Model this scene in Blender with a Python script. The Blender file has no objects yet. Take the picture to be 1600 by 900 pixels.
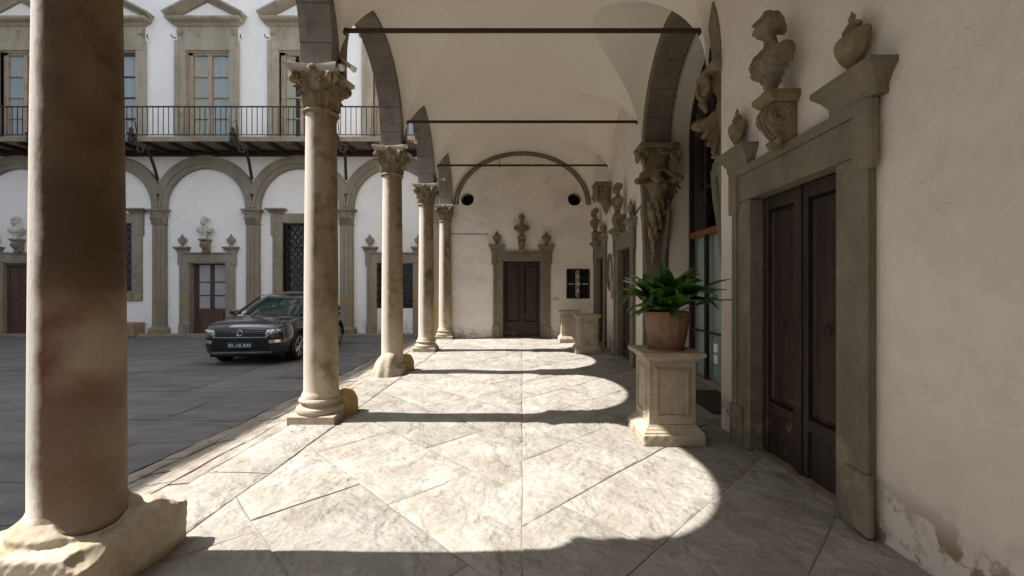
import bpy, bmesh, math, random
import numpy as np
from mathutils import Vector, Matrix
from mathutils.geometry import tessellate_polygon
from mathutils.bvhtree import BVHTree
R = math.radians
scene = bpy.context.scene
COL = scene.collection

# ------------------------------------------------------------------ camera
cam_d = bpy.data.cameras.new('camera'); cam = bpy.data.objects.new('camera', cam_d); COL.objects.link(cam)
cam.location = (0, 0, 1.61); cam.rotation_euler = (R(90), 0, 0)
cam_d.sensor_width = 36.0; cam_d.lens = 15.0; cam_d.shift_x = -0.010; cam_d.shift_y = 0.0006
cam_d.clip_start = 0.05; cam_d.clip_end = 2000
scene.camera = cam
# ------------------------------------------------------------------ sky and sun
SUN_EL, SUN_AZ = 53.4, 269.0          # azimuth clockwise from +Y: the sun stands over the left wing
world = bpy.data.worlds.new('World'); scene.world = world; world.use_nodes = True
wn = world.node_tree; bg = wn.nodes['Background']
sky = wn.nodes.new('ShaderNodeTexSky'); sky.sky_type = 'NISHITA'; sky.sun_disc = False
sky.sun_elevation = R(SUN_EL); sky.sun_rotation = R(SUN_AZ); sky.air_density = 1.0; sky.dust_density = 1.5
hs = wn.nodes.new('ShaderNodeHueSaturation'); hs.inputs['Saturation'].default_value = .5
wn.links.new(sky.outputs[0], hs.inputs['Color']); wn.links.new(hs.outputs[0], bg.inputs[0]); bg.inputs[1].default_value = 0.15
sun_d = bpy.data.lights.new('sun', 'SUN'); sun_d.energy = 4.9; sun_d.angle = R(0.53); sun_d.color = (1.0, 0.95, 0.87)
sun = bpy.data.objects.new('sun', sun_d); COL.objects.link(sun)
_d = Vector((math.sin(R(SUN_AZ)) * math.cos(R(SUN_EL)), math.cos(R(SUN_AZ)) * math.cos(R(SUN_EL)), math.sin(R(SUN_EL))))
sun.rotation_euler = _d.to_track_quat('Z', 'Y').to_euler(); sun.location = (-30, -5, 40)
# ------------------------------------------------------------------ exposure
vs = scene.view_settings; vs.view_transform = 'Standard'; vs.look = 'None'; vs.exposure = 1.25; vs.gamma = 1.0
vs.use_curve_mapping = False
cy = scene.cycles; cy.use_denoising = True; cy.max_bounces = 10; cy.diffuse_bounces = 7; cy.glossy_bounces = 4
cy.sample_clamp_indirect = 8.0; cy.caustics_reflective = False; cy.caustics_refractive = False

random.seed(11); rng = np.random.default_rng(11)

# ------------------------------------------------------------------ materials
def mat(name, cols, scale=2.0, rough=0.85, bump=0.15, bscale=18.0, detail=6.0, stretch=(1, 1, 1), rnd=0.0,
        metallic=0.0, spec=0.3, coat=0.0, patches=None, bdist=0.01, bump2=None, coords='pos', sun_side=None, cracks=None, fine=.12, spots=None):
    """noise mix of cols; patches: list of (color, noise scale, threshold lo, hi, zlo, zhi) wear with a shape of its own"""
    m = bpy.data.materials.new(name); m.use_nodes = True
    n, l = m.node_tree.nodes, m.node_tree.links
    b = n['Principled BSDF']
    if coords == 'pos':
        pos = n.new('ShaderNodeNewGeometry').outputs['Position']
    else:
        pos = n.new('ShaderNodeTexCoord').outputs['Object']
    mp = n.new('ShaderNodeMapping'); l.new(pos, mp.inputs['Vector']); mp.inputs['Scale'].default_value = stretch
    def noise(s, d=detail, src=mp.outputs[0], dist=0.0):
        t = n.new('ShaderNodeTexNoise'); t.inputs['Scale'].default_value = s; t.inputs['Detail'].default_value = d
        t.inputs['Roughness'].default_value = 0.6; t.inputs['Distortion'].default_value = dist
        l.new(src, t.inputs['Vector']); return t.outputs['Fac']
    def ramp(src, lo, hi, c0, c1):
        r = n.new('ShaderNodeValToRGB'); r.color_ramp.elements[0].position = lo; r.color_ramp.elements[1].position = hi
        r.color_ramp.elements[0].color = c0; r.color_ramp.elements[1].color = c1; l.new(src, r.inputs['Fac']); return r
    r = n.new('ShaderNodeValToRGB'); els = r.color_ramp.elements
    k = len(cols); ps = [0.32 + 0.36 * i / max(1, k - 1) for i in range(k)]
    els[0].position = ps[0]; els[0].color = (*cols[0], 1); els[1].position = ps[-1]; els[1].color = (*cols[-1], 1)
    for i in range(1, k - 1):
        e = els.new(ps[i]); e.color = (*cols[i], 1)
    l.new(noise(scale, dist=0.4), r.inputs['Fac'])
    out = r.outputs['Color']
    def mix(fac, a, bcol, mode='MIX'):
        x = n.new('ShaderNodeMix'); x.data_type = 'RGBA'; x.blend_type = mode
        if isinstance(fac, float): x.inputs['Factor'].default_value = fac
        else: l.new(fac, x.inputs['Factor'])
        l.new(a, x.inputs['A'])
        if isinstance(bcol, tuple): x.inputs['B'].default_value = (*bcol, 1)
        else: l.new(bcol, x.inputs['B'])
        return x.outputs['Result']
    fr_ = ramp(noise(scale * 9, 3.0), 0.3, 0.7, (1 - fine,) * 3 + (1,), (1 + .8 * fine,) * 3 + (1,))
    out = mix(1.0, out, fr_.outputs['Color'], 'MULTIPLY')
    if cracks:   # hair lines and veins: (noise scale, line width, colour, strength)
        nz = noise(cracks[0], 5.0, dist=.6); sb = n.new('ShaderNodeMath'); sb.operation = 'SUBTRACT'; l.new(nz, sb.inputs[0]); sb.inputs[1].default_value = .5
        ab = n.new('ShaderNodeMath'); ab.operation = 'ABSOLUTE'; l.new(sb.outputs[0], ab.inputs[0])
        ln = ramp(ab.outputs[0], 0.0, cracks[1], (1, 1, 1, 1), (0, 0, 0, 1)).outputs['Color']
        mk = ramp(noise(cracks[0] * 1.7, 2.0, src=pos), .5, .62, (0, 0, 0, 1), (cracks[3],) * 3 + (1,)).outputs['Color']
        mm = n.new('ShaderNodeMath'); mm.operation = 'MULTIPLY'; l.new(ln, mm.inputs[0]); l.new(mk, mm.inputs[1]); crack_fac = mm.outputs[0]
        out = mix(crack_fac, out, cracks[2])
    if rnd:
        oi = n.new('ShaderNodeObjectInfo')
        rr = ramp(oi.outputs['Random'], 0, 1, (1 - rnd, 1 - rnd, 1 - rnd * 1.1, 1), (1 + rnd, 1 + rnd * 0.97, 1 + rnd * 0.9, 1))
        out = mix(1.0, out, rr.outputs['Color'], 'MULTIPLY')
    for (pc, psc, lo, hi, zlo, zhi) in (patches or []):
        f = ramp(noise(psc, 5.0, src=pos), lo, hi, (0, 0, 0, 1), (1, 1, 1, 1)).outputs['Color']
        if zhi is not None:
            sx = n.new('ShaderNodeSeparateXYZ'); l.new(pos, sx.inputs[0])
            mr = n.new('ShaderNodeMapRange'); mr.inputs['From Min'].default_value = zlo; mr.inputs['From Max'].default_value = zhi
            mr.inputs['To Min'].default_value = 1; mr.inputs['To Max'].default_value = 0
            l.new(sx.outputs['Z'], mr.inputs['Value'])
            mm = n.new('ShaderNodeMath'); mm.operation = 'MULTIPLY'; l.new(mr.outputs[0], mm.inputs[0]); l.new(f, mm.inputs[1]); f = mm.outputs[0]
        out = mix(f, out, pc)
    for (sc_, cen, rad, amt, feather) in (spots or []):   # single stains: colour, centre in the object's own space, radius, strength, feather
        tc = n.new('ShaderNodeTexCoord'); vm = n.new('ShaderNodeVectorMath'); vm.operation = 'DISTANCE'; l.new(tc.outputs['Object'], vm.inputs[0]); vm.inputs[1].default_value = cen
        ad = n.new('ShaderNodeMath'); ad.operation = 'MULTIPLY_ADD'; l.new(noise(4.0, 6.0, src=pos), ad.inputs[0]); ad.inputs[1].default_value = .35; l.new(vm.outputs['Value'], ad.inputs[2])
        mr = n.new('ShaderNodeMapRange'); mr.inputs['From Min'].default_value = rad + .175 - feather; mr.inputs['From Max'].default_value = rad + .175 + feather
        mr.inputs['To Min'].default_value = amt; mr.inputs['To Max'].default_value = 0; l.new(ad.outputs[0], mr.inputs['Value'])
        out = mix(mr.outputs[0], out, sc_)
    if sun_side:   # sunlight painted in as paler stone: (colour, local x fully pale, local x untouched)
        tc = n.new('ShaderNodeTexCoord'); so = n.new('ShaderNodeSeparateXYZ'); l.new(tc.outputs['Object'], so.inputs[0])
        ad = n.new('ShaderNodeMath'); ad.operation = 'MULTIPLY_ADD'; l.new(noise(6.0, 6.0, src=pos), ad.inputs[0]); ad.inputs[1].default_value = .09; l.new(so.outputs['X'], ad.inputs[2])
        mr = n.new('ShaderNodeMapRange'); mr.inputs['From Min'].default_value = sun_side[1] + .045; mr.inputs['From Max'].default_value = sun_side[2] + .045
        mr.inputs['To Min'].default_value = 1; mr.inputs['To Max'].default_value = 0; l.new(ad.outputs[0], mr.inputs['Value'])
        out = mix(mr.outputs[0], out, sun_side[0])
    l.new(out, b.inputs['Base Color'])
    b.inputs['Roughness'].default_value = rough; b.inputs['Metallic'].default_value = metallic
    b.inputs['Specular IOR Level'].default_value = spec
    if coat: b.inputs['Coat Weight'].default_value = coat; b.inputs['Coat Roughness'].default_value = 0.03
    if bump:
        bn = n.new('ShaderNodeBump'); bn.inputs['Strength'].default_value = bump; bn.inputs['Distance'].default_value = bdist
        l.new(noise(bscale, 8.0), bn.inputs['Height'])
        if bump2:
            b2 = n.new('ShaderNodeBump'); b2.inputs['Strength'].default_value = bump2[0]; b2.inputs['Distance'].default_value = bump2[2]
            l.new(noise(bump2[1], 3.0, dist=.35), b2.inputs['Height']); l.new(b2.outputs[0], bn.inputs['Normal'])
        if cracks:
            b3 = n.new('ShaderNodeBump'); b3.inputs['Strength'].default_value = .6; b3.inputs['Distance'].default_value = .01; b3.invert = True
            l.new(crack_fac, b3.inputs['Height']); l.new(bn.outputs[0], b3.inputs['Normal']); bn = b3
        l.new(bn.outputs[0], b.inputs['Normal'])
    return m
def glass(name, col, rough=0.02, alpha=1.0):
    m = bpy.data.materials.new(name); m.use_nodes = True; b = m.node_tree.nodes['Principled BSDF']
    b.inputs['Base Color'].default_value = (*col, 1); b.inputs['Roughness'].default_value = rough
    b.inputs['Specular IOR Level'].default_value = 0.5; b.inputs['Transmission Weight'].default_value = alpha
    b.inputs['IOR'].default_value = 1.1 if alpha else 1.5
    return m
M = {}
M['plaster'] = mat('plaster', [(.68, .615, .54), (.735, .67, .595), (.76, .70, .625)], .8, .92, .45, 9, fine=.05, bdist=.016, bump2=(.6, 2.2, .03), cracks=(1.1, .004, (.50, .43, .35), .35),
                   patches=[((.65, .585, .51), 1.3, .56, .9, 0, None), ((.30, .225, .155), 4.0, .50, .55, .20, .42), ((.52, .45, .37), 9.0, .54, .6, .0, .55)])
M['plaster_end'] = mat('plaster_end', [(.68, .62, .54), (.77, .71, .63), (.81, .75, .67)], .9, .92, .2, 12, fine=.04, stretch=(1, 1, 1.8), bdist=.01, bump2=(.3, 2.5, .015),
                       patches=[((.60, .54, .465), 2.0, .57, .78, 0, None), ((.34, .30, .26), 9.0, .5, .6, .0, .45)])
M['vault'] = mat('vault_plaster', [(.82, .755, .66), (.84, .775, .68), (.85, .79, .70)], .6, .92, .03, 14, fine=.015, patches=[((.79, .725, .63), .9, .55, .85, 0, None)])
M['plaster_court'] = mat('plaster_court', [(.76, .74, .715), (.80, .785, .76), (.82, .80, .775)], .5, .92, .12, 12, fine=.03, stretch=(1, 1, .7),
                         patches=[((.68, .665, .65), .9, .58, .85, 0, None), ((.48, .46, .43), 3.0, .45, .6, -.1, .7)])
M['serena'] = mat('serena_stone', [(.145, .125, .09), (.18, .157, .117), (.215, .19, .145)], 2.2, .82, .2, 22, stretch=(1, 1, .5),
                  patches=[((.25, .205, .145), 2.5, .58, .72, 0, None), ((.27, .225, .165), 5, .5, .6, 0, .8)])
M['serena_court'] = mat('serena_court', [(.19, .165, .125), (.235, .205, .155), (.29, .255, .20)], 1.6, .85, .25, 16, stretch=(1, 1, .35),
                        patches=[((.33, .19, .07), 2.2, .5, .66, 1.0, 2.4), ((.30, .27, .22), 3.0, .6, .72, 0, None)])
M['serena_up'] = mat('serena_up', [(.27, .235, .175), (.33, .29, .22), (.39, .35, .275)], 1.6, .85, .3, 14, stretch=(1, 1, .35), patches=[((.22, .19, .14), 2.6, .56, .72, 0, None)])
M['arch'] = mat('arch_stone', [(.16, .14, .115), (.20, .175, .14), (.24, .21, .165)], 2.5, .82, .2, 20, rnd=.08, patches=[((.12, .10, .08), 3, .56, .68, 0, None)])
M['column'] = mat('column_stone', [(.17, .115, .065), (.23, .165, .10), (.30, .225, .145)], 2.0, .85, .5, 45, stretch=(1, 1, .35), bdist=.006,
                  patches=[((.13, .085, .045), 3.5, .52, .66, 0, None), ((.46, .375, .265), 2.4, .34, .52, .5, 1.6), ((.34, .19, .07), 1.5, .58, .7, .8, 2.6)],
                  sun_side=((.50, .445, .375), -.055, .01))
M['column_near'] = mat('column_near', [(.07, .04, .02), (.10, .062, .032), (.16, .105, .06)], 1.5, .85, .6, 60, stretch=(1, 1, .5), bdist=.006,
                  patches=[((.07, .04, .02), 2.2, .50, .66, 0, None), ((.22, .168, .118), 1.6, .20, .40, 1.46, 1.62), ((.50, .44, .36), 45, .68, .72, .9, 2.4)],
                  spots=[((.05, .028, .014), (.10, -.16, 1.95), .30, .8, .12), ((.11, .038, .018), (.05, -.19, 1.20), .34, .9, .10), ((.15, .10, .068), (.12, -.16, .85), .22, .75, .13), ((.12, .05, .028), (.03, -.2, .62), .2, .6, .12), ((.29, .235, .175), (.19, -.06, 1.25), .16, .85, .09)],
                  sun_side=((.52, .475, .425), -.05, .005))
M['capital'] = mat('capital_stone', [(.14, .10, .055), (.22, .165, .095), (.34, .275, .185)], 9.0, .88, .35, 40, bdist=.008)
M['abacus'] = mat('abacus_stone', [(.40, .365, .32), (.48, .45, .41)], 5, .85, .15, 30)
M['base'] = mat('base_stone', [(.30, .245, .175), (.38, .32, .24), (.45, .395, .315)], 3.0, .85, .35, 28, bdist=.008, patches=[((.33, .25, .16), 4, .56, .68, 0, None)])
M['ochre'] = mat('ochre_stone', [(.32, .20, .08), (.42, .27, .11), (.36, .25, .13)], 6, .88, .4, 25)
M['floor'] = mat('floor_stone', [(.235, .215, .188), (.275, .258, .233), (.325, .312, .29)], 2.2, .8, 1.0, 7, rnd=.10, bdist=.035, bump2=(1.0, 2.6, .08), cracks=(2.4, .010, (.15, .125, .10), .8), fine=.09,
                 patches=[((.25, .218, .185), 3.4, .56, .76, 0, None), ((.37, .362, .345), 1.6, .56, .75, 0, None), ((.30, .235, .155), 1.6, .66, .74, 0, None), ((.13, .10, .08), 11, .66, .72, 0, None)])
M['joint'] = mat('joint_mortar', [(.17, .15, .122), (.25, .228, .197)], 8, .95, .4, 40)
M['court_joint'] = mat('court_joint', [(.085, .083, .082), (.12, .117, .115)], 8, .95, .4, 40)
M['court_floor'] = mat('court_floor', [(.10, .098, .097), (.135, .132, .13), (.17, .166, .162)], 2.4, .8, .9, 12, rnd=.10, stretch=(.5, 1.6, 1), bdist=.02, bump2=(.6, 2.5, .04),
                       patches=[((.20, .195, .19), 2.0, .60, .72, 0, None)])
M['rough'] = mat('rough_paving', [(.18, .155, .125), (.255, .23, .195), (.32, .295, .26)], 4, .85, .8, 10, stretch=(2.2, .7, 1), bdist=.03, patches=[((.16, .13, .1), 5, .56, .66, 0, None)])
M['ground'] = mat('ground_earth', [(.14, .13, .12), (.2, .19, .17)], 1, .95, .2, 6)
M['pedestal'] = mat('pedestal_stone', [(.31, .255, .185), (.385, .325, .245), (.45, .39, .305)], 4, .88, .35, 45, bdist=.006, patches=[((.27, .20, .13), 7, .6, .7, 0, None)])
M['terracotta'] = mat('terracotta', [(.17, .085, .052), (.225, .12, .075), (.26, .165, .12)], 6, .75, .15, 30)
M['leaf'] = mat('leaf_green', [(.03, .085, .015), (.05, .135, .022), (.085, .19, .03)], 5, .32, .1, 30, rnd=.35, spec=.5, stretch=(1, 1, 1))
M['leaf_yellow'] = mat('leaf_yellow', [(.05, .10, .02), (.42, .24, .03), (.35, .2, .03)], 6, .45, 0, spec=.5)
M['soil'] = mat('soil', [(.03, .02, .015), (.05, .035, .025)], 20, .95, .5, 40)
M['door'] = mat('dark_wood', [(.018, .010, .007), (.03, .017, .012), (.045, .028, .02)], 3, .55, .3, 14, stretch=(5, 5, .35), spec=.4,
                patches=[((.13, .085, .055), 4.5, .60, .68, .2, 1.2)])
M['door_court'] = mat('court_wood', [(.06, .03, .022), (.09, .048, .035), (.12, .07, .055)], 3, .6, .2, 16, stretch=(4, 4, .4), patches=[((.22, .18, .16), 5, .62, .7, .1, 1.1)])
M['wood_orange'] = mat('orange_wood', [(.17, .065, .022), (.24, .10, .035)], 6, .5, .1, 20)
M['wood_pale'] = mat('weathered_wood', [(.30, .20, .13), (.42, .33, .25), (.22, .12, .07)], 5, .7, .2, 20, stretch=(3, 3, .5))
M['statue'] = mat('statue_stone', [(.12, .097, .068), (.19, .157, .115), (.26, .22, .165)], 8, .8, .2, 50, bdist=.004)
M['statue_warm'] = mat('statue_warm', [(.13, .10, .055), (.20, .157, .092), (.27, .215, .137)], 7, .82, .25, 50, bdist=.004)
M['marble'] = mat('marble', [(.30, .27, .23), (.55, .52, .48), (.66, .64, .60)], 6, .6, .15, 30)
M['iron'] = mat('iron', [(.02, .016, .014), (.035, .027, .022)], 12, .6, .1, 40, spec=.4)
M['rust_iron'] = mat('rust_iron', [(.035, .02, .014), (.06, .035, .022)], 12, .75, .1, 40)
M['lamp_metal'] = mat('lamp_metal', [(.38, .22, .11), (.5, .33, .2)], 8, .45, 0, metallic=.3)
M['lamp_white'] = mat('lamp_white', [(.7, .68, .64), (.78, .76, .72)], 8, .4, 0)
M['dark'] = mat('dark_void', [(.012, .011, .010), (.018, .016, .014)], 3, .9, 0)
M['curtain'] = mat('curtain', [(.50, .54, .52), (.62, .65, .63)], 3, .9, .5, 3, stretch=(9, 9, .1), bdist=.05)
M['curtain_blue'] = mat('curtain_blue', [(.42, .45, .50), (.58, .60, .63)], 2.5, .9, .5, 3, stretch=(7, 7, .05), bdist=.05)
M['curtain_tan'] = mat('curtain_tan', [(.50, .44, .33), (.60, .54, .43)], 2.5, .9, .5, 3, stretch=(7, 7, .05), bdist=.05)
M['pane_blind'] = mat('frosted_pane', [(.28, .28, .29), (.36, .36, .37)], 1.5, .25, 0, spec=.5)
def thin_glass(name, tint):
    m = bpy.data.materials.new(name); m.use_nodes = True; n, l = m.node_tree.nodes, m.node_tree.links
    n.remove(n['Principled BSDF']); t = n.new('ShaderNodeBsdfTransparent'); t.inputs[0].default_value = (*tint, 1); g_ = n.new('ShaderNodeBsdfGlossy'); g_.inputs['Roughness'].default_value = .02
    lw_ = n.new('ShaderNodeLayerWeight'); pw_ = n.new('ShaderNodeMath'); pw_.operation = 'POWER'; l.new(lw_.outputs['Facing'], pw_.inputs[0]); pw_.inputs[1].default_value = 4.5
    fr_ = n.new('ShaderNodeMath'); fr_.operation = 'MULTIPLY_ADD'; l.new(pw_.outputs[0], fr_.inputs[0]); fr_.inputs[1].default_value = .6; fr_.inputs[2].default_value = .03; mx_ = n.new('ShaderNodeMixShader'); l.new(fr_.outputs[0], mx_.inputs[0]); l.new(t.outputs[0], mx_.inputs[1]); l.new(g_.outputs[0], mx_.inputs[2]); l.new(mx_.outputs[0], n['Material Output'].inputs[0])
    return m
M['glass'] = thin_glass('window_glass', (.9, .93, .92))
M['car_glass'] = glass('car_glass', (.012, .03, .03), .02, 0.0)
M['car_glass'].node_tree.nodes['Principled BSDF'].inputs['Specular IOR Level'].default_value = 1.0
M['paint'] = mat('car_paint', [(.016, .019, .026), (.019, .022, .03)], 3, .3, 0, metallic=.4, spec=.6, coat=1.0)
M['plastic'] = mat('black_plastic', [(.008, .008, .009), (.012, .012, .013)], 20, .5, 0)
M['tyre'] = mat('tyre', [(.010, .010, .010), (.016, .016, .016)], 20, .8, .1, 60)
M['chrome'] = mat('chrome', [(.62, .63, .66), (.7, .71, .74)], 3, .18, 0, metallic=1.0)
M['rim'] = mat('rim_alloy', [(.40, .41, .43), (.5, .5, .52)], 3, .3, 0, metallic=.9)
M['headlight'] = mat('headlight', [(.35, .32, .29), (.62, .60, .58)], 25, .08, 0, metallic=.6, spec=.8, coat=1.0)
M['plate'] = mat('plate', [(.03, .06, .06), (.04, .08, .08)], 20, .4, 0)
M['plate_mark'] = mat('plate_mark', [(.42, .55, .56), (.5, .62, .63)], 20, .4, 0)
M['paper'] = mat('paper', [(.8, .8, .8), (.84, .84, .84)], 5, .8, 0)
M['box'] = mat('socket_box', [(.55, .48, .36), (.6, .53, .4)], 5, .6, 0)

# ------------------------------------------------------------------ mesh helpers
def obj(name, v, f, m=None, parent=None, smooth=False, loc=None, rz=0.0):
    me = bpy.data.meshes.new(name); me.from_pydata([tuple(map(float, p)) for p in v], [], [tuple(q) for q in f]); me.update()
    if m: me.materials.append(M[m])
    if smooth is True: me.polygons.foreach_set('use_smooth', [True] * len(me.polygons))
    o = bpy.data.objects.new(name, me); COL.objects.link(o)
    if smooth == 'auto':
        me.polygons.foreach_set('use_smooth', [True] * len(me.polygons)); me.set_sharp_from_angle(angle=R(38))
    if parent: o.parent = parent
    if loc is not None: o.location = loc
    if rz: o.rotation_euler.z = rz
    return o
def link(name, me, parent=None, loc=None, rz=0.0, sc=None):
    o = bpy.data.objects.new(name, me); COL.objects.link(o)
    if parent: o.parent = parent
    if loc is not None: o.location = loc
    if rz: o.rotation_euler.z = rz
    if sc is not None: o.scale = sc
    return o
def tag(o, label, cat=None, group=None, kind=None):
    if label: o['label'] = label
    if cat: o['category'] = cat
    if group: o['group'] = group
    if kind: o['kind'] = kind
    return o
def thing(name, label, cat, loc=(0, 0, 0), rz=0.0, group=None):
    o = bpy.data.objects.new(name, None); COL.objects.link(o); o.location = loc; o.rotation_euler.z = rz
    o.empty_display_size = .1
    return tag(o, label, cat, group)
def copy_tree(o, parent=None):
    c = o.copy(); COL.objects.link(c); c.parent = parent
    for ch in o.children: copy_tree(ch, c)
    return c
class MB:
    def __init__(s): s.v, s.f = [], []
    def add(s, vf, mtx=None):
        v, f = vf; n = len(s.v)
        s.v += [tuple(mtx @ Vector(p)) for p in v] if mtx is not None else [tuple(p) for p in v]
        s.f += [tuple(i + n for i in q) for q in f]; return s
    def build(s, name, m, parent=None, smooth=False, loc=None, rz=0.0): return obj(name, s.v, s.f, m, parent, smooth, loc, rz)
def box(x0, x1, y0, y1, z0, z1, c=0.0):
    if c <= 0:
        v = [(x, y, z) for z in (z0, z1) for y in (y0, y1) for x in (x0, x1)]
        return v, [(0, 2, 3, 1), (4, 5, 7, 6), (0, 1, 5, 4), (2, 6, 7, 3), (0, 4, 6, 2), (1, 3, 7, 5)]
    v = []; idx = {}
    for sx in (0, 1):
        for sy in (0, 1):
            for sz in (0, 1):
                X = (x0, x1)[sx]; Y = (y0, y1)[sy]; Z = (z0, z1)[sz]
                dx, dy, dz = c * (1 - 2 * sx), c * (1 - 2 * sy), c * (1 - 2 * sz)
                idx[sx, sy, sz] = len(v)
                v += [(X, Y + dy, Z + dz), (X + dx, Y, Z + dz), (X + dx, Y + dy, Z)]
    f = []
    for s in (0, 1):
        q = [idx[s, a, b] for a, b in ((0, 0), (1, 0), (1, 1), (0, 1))]; f.append(q if s else q[::-1])
        q = [idx[a, s, b] + 1 for a, b in ((0, 0), (0, 1), (1, 1), (1, 0))]; f.append(q if s else q[::-1])
        q = [idx[a, b, s] + 2 for a, b in ((0, 0), (1, 0), (1, 1), (0, 1))]; f.append(q if s else q[::-1])
    bm = bmesh.new(); bv = [bm.verts.new(p) for p in v]
    for a in (0, 1):
        for b in (0, 1):
            f.append([idx[a, b, 0], idx[a, b, 1], idx[a, b, 1] + 1, idx[a, b, 0] + 1])
            f.append([idx[a, 0, b], idx[a, 1, b], idx[a, 1, b] + 2, idx[a, 0, b] + 2])
            f.append([idx[0, a, b] + 1, idx[1, a, b] + 1, idx[1, a, b] + 2, idx[0, a, b] + 2])
            for s in (0, 1): f.append([idx[a, b, s], idx[a, b, s] + 1, idx[a, b, s] + 2])
    for q in f: bm.faces.new([bv[i] for i in q])
    bmesh.ops.recalc_face_normals(bm, faces=bm.faces)
    bm.verts.index_update()
    out = ([tuple(p.co) for p in bm.verts], [tuple(p.index for p in q.verts) for q in bm.faces]); bm.free()
    return out
def lathe(prof, n=32, cx=0, cy=0, cap=True, a0=0.0):
    v, f = [], []
    for r, z in prof:
        for i in range(n):
            a = a0 + 2 * math.pi * i / n; v.append((cx + r * math.cos(a), cy + r * math.sin(a), z))
    for k in range(len(prof) - 1):
        for i in range(n):
            j = (i + 1) % n; f.append((k * n + i, k * n + j, (k + 1) * n + j, (k + 1) * n + i))
    if cap:
        f.append(tuple(range(n))[::-1]); f.append(tuple((len(prof) - 1) * n + i for i in range(n)))
    return v, f
def tube(path, rad, n=8, cap=True):
    path = [Vector(p) for p in path]; v, f = [], []; up = Vector((0, 0, 1))
    rads = rad if isinstance(rad, (list, tuple)) else [rad] * len(path)
    prev = None
    for i, p in enumerate(path):
        t = (path[min(i + 1, len(path) - 1)] - path[max(i - 1, 0)]).normalized()
        if prev is None:
            a = t.cross(up if abs(t.z) < .9 else Vector((1, 0, 0))).normalized()
        else:
            a = (prev - t * prev.dot(t)).normalized()
        prev = a; b = t.cross(a)
        for k in range(n):
            an = 2 * math.pi * k / n; v.append(p + (a * math.cos(an) + b * math.sin(an)) * rads[i])
    for i in range(len(path) - 1):
        for k in range(n):
            j = (k + 1) % n; f.append((i * n + k, i * n + j, (i + 1) * n + j, (i + 1) * n + k))
    if cap: f.append(tuple(range(n))[::-1]); f.append(tuple((len(path) - 1) * n + k for k in range(n)))
    return [tuple(p) for p in v], f
def stack(levels, sq=False, cx=0, cyy=0):
    """rectangles piled up: (half width, front depth, z) against a wall at y=0, or (hx, hy, z) centred when sq"""
    v, f = [], []
    for a, d, z in levels:
        y0, y1 = (-d, d) if sq else (-d, 0.02)
        v += [(cx - a, cyy + y0, z), (cx + a, cyy + y0, z), (cx + a, cyy + y1, z), (cx - a, cyy + y1, z)]
    n = len(levels)
    for k in range(n - 1):
        for i in range(4):
            j = (i + 1) % 4; f.append((4 * k + i, 4 * k + j, 4 * k + 4 + j, 4 * k + 4 + i))
    f.append((3, 2, 1, 0)); f.append(tuple(4 * (n - 1) + i for i in range(4)))
    return v, f
def plate(outer, holes, t0, t1, fn):
    """a slab with holes: 2D outlines, thickness t0..t1, fn(a, b, t) -> xyz"""
    loops = [outer] + holes
    tris = tessellate_polygon([[Vector((a, b, 0)) for a, b in lp] for lp in loops])
    flat = [p for lp in loops for p in lp]; n = len(flat)
    v = [fn(a, b, t0) for a, b in flat] + [fn(a, b, t1) for a, b in flat]
    f = [tuple(t) for t in tris] + [tuple(i + n for i in reversed(t)) for t in tris]
    k = 0
    for lp in loops:
        m = len(lp)
        for i in range(m):
            j = (i + 1) % m; f.append((k + i, k + j, k + j + n, k + i + n))
        k += m
    bm = bmesh.new(); bv = [bm.verts.new(p) for p in v]
    for q in f:
        try: bm.faces.new([bv[i] for i in q])
        except ValueError: pass
    bmesh.ops.recalc_face_normals(bm, faces=bm.faces); bm.verts.index_update()
    out = ([tuple(p.co) for p in bm.verts], [tuple(p.index for p in q.verts) for q in bm.faces]); bm.free(); return out
def rect(a0, a1, b0, b1): return [(a0, b0), (a1, b0), (a1, b1), (a0, b1)]
def circ(ca, cb, r, n=28, rb=None): return [(ca + r * math.cos(2 * math.pi * i / n), cb + (rb or r) * math.sin(2 * math.pi * i / n)) for i in range(n)]
def ring_seg(r0, r1, a0, a1, t0, t1, fn, n=4):
    """one voussoir between angles a0..a1, radii r0..r1, thickness t0..t1"""
    v, f = [], []
    for i in range(n + 1):
        a = a0 + (a1 - a0) * i / n
        for (r, t) in ((r0, t0), (r1, t0), (r1, t1), (r0, t1)): v.append(fn(r * math.cos(a), r * math.sin(a), t))
    for i in range(n):
        for k in range(4):
            j = (k + 1) % 4; f.append((4 * i + k, 4 * i + j, 4 * i + 4 + j, 4 * i + 4 + k))
    f.append((3, 2, 1, 0)); f.append((4 * n, 4 * n + 1, 4 * n + 2, 4 * n + 3))
    return v, f
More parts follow.
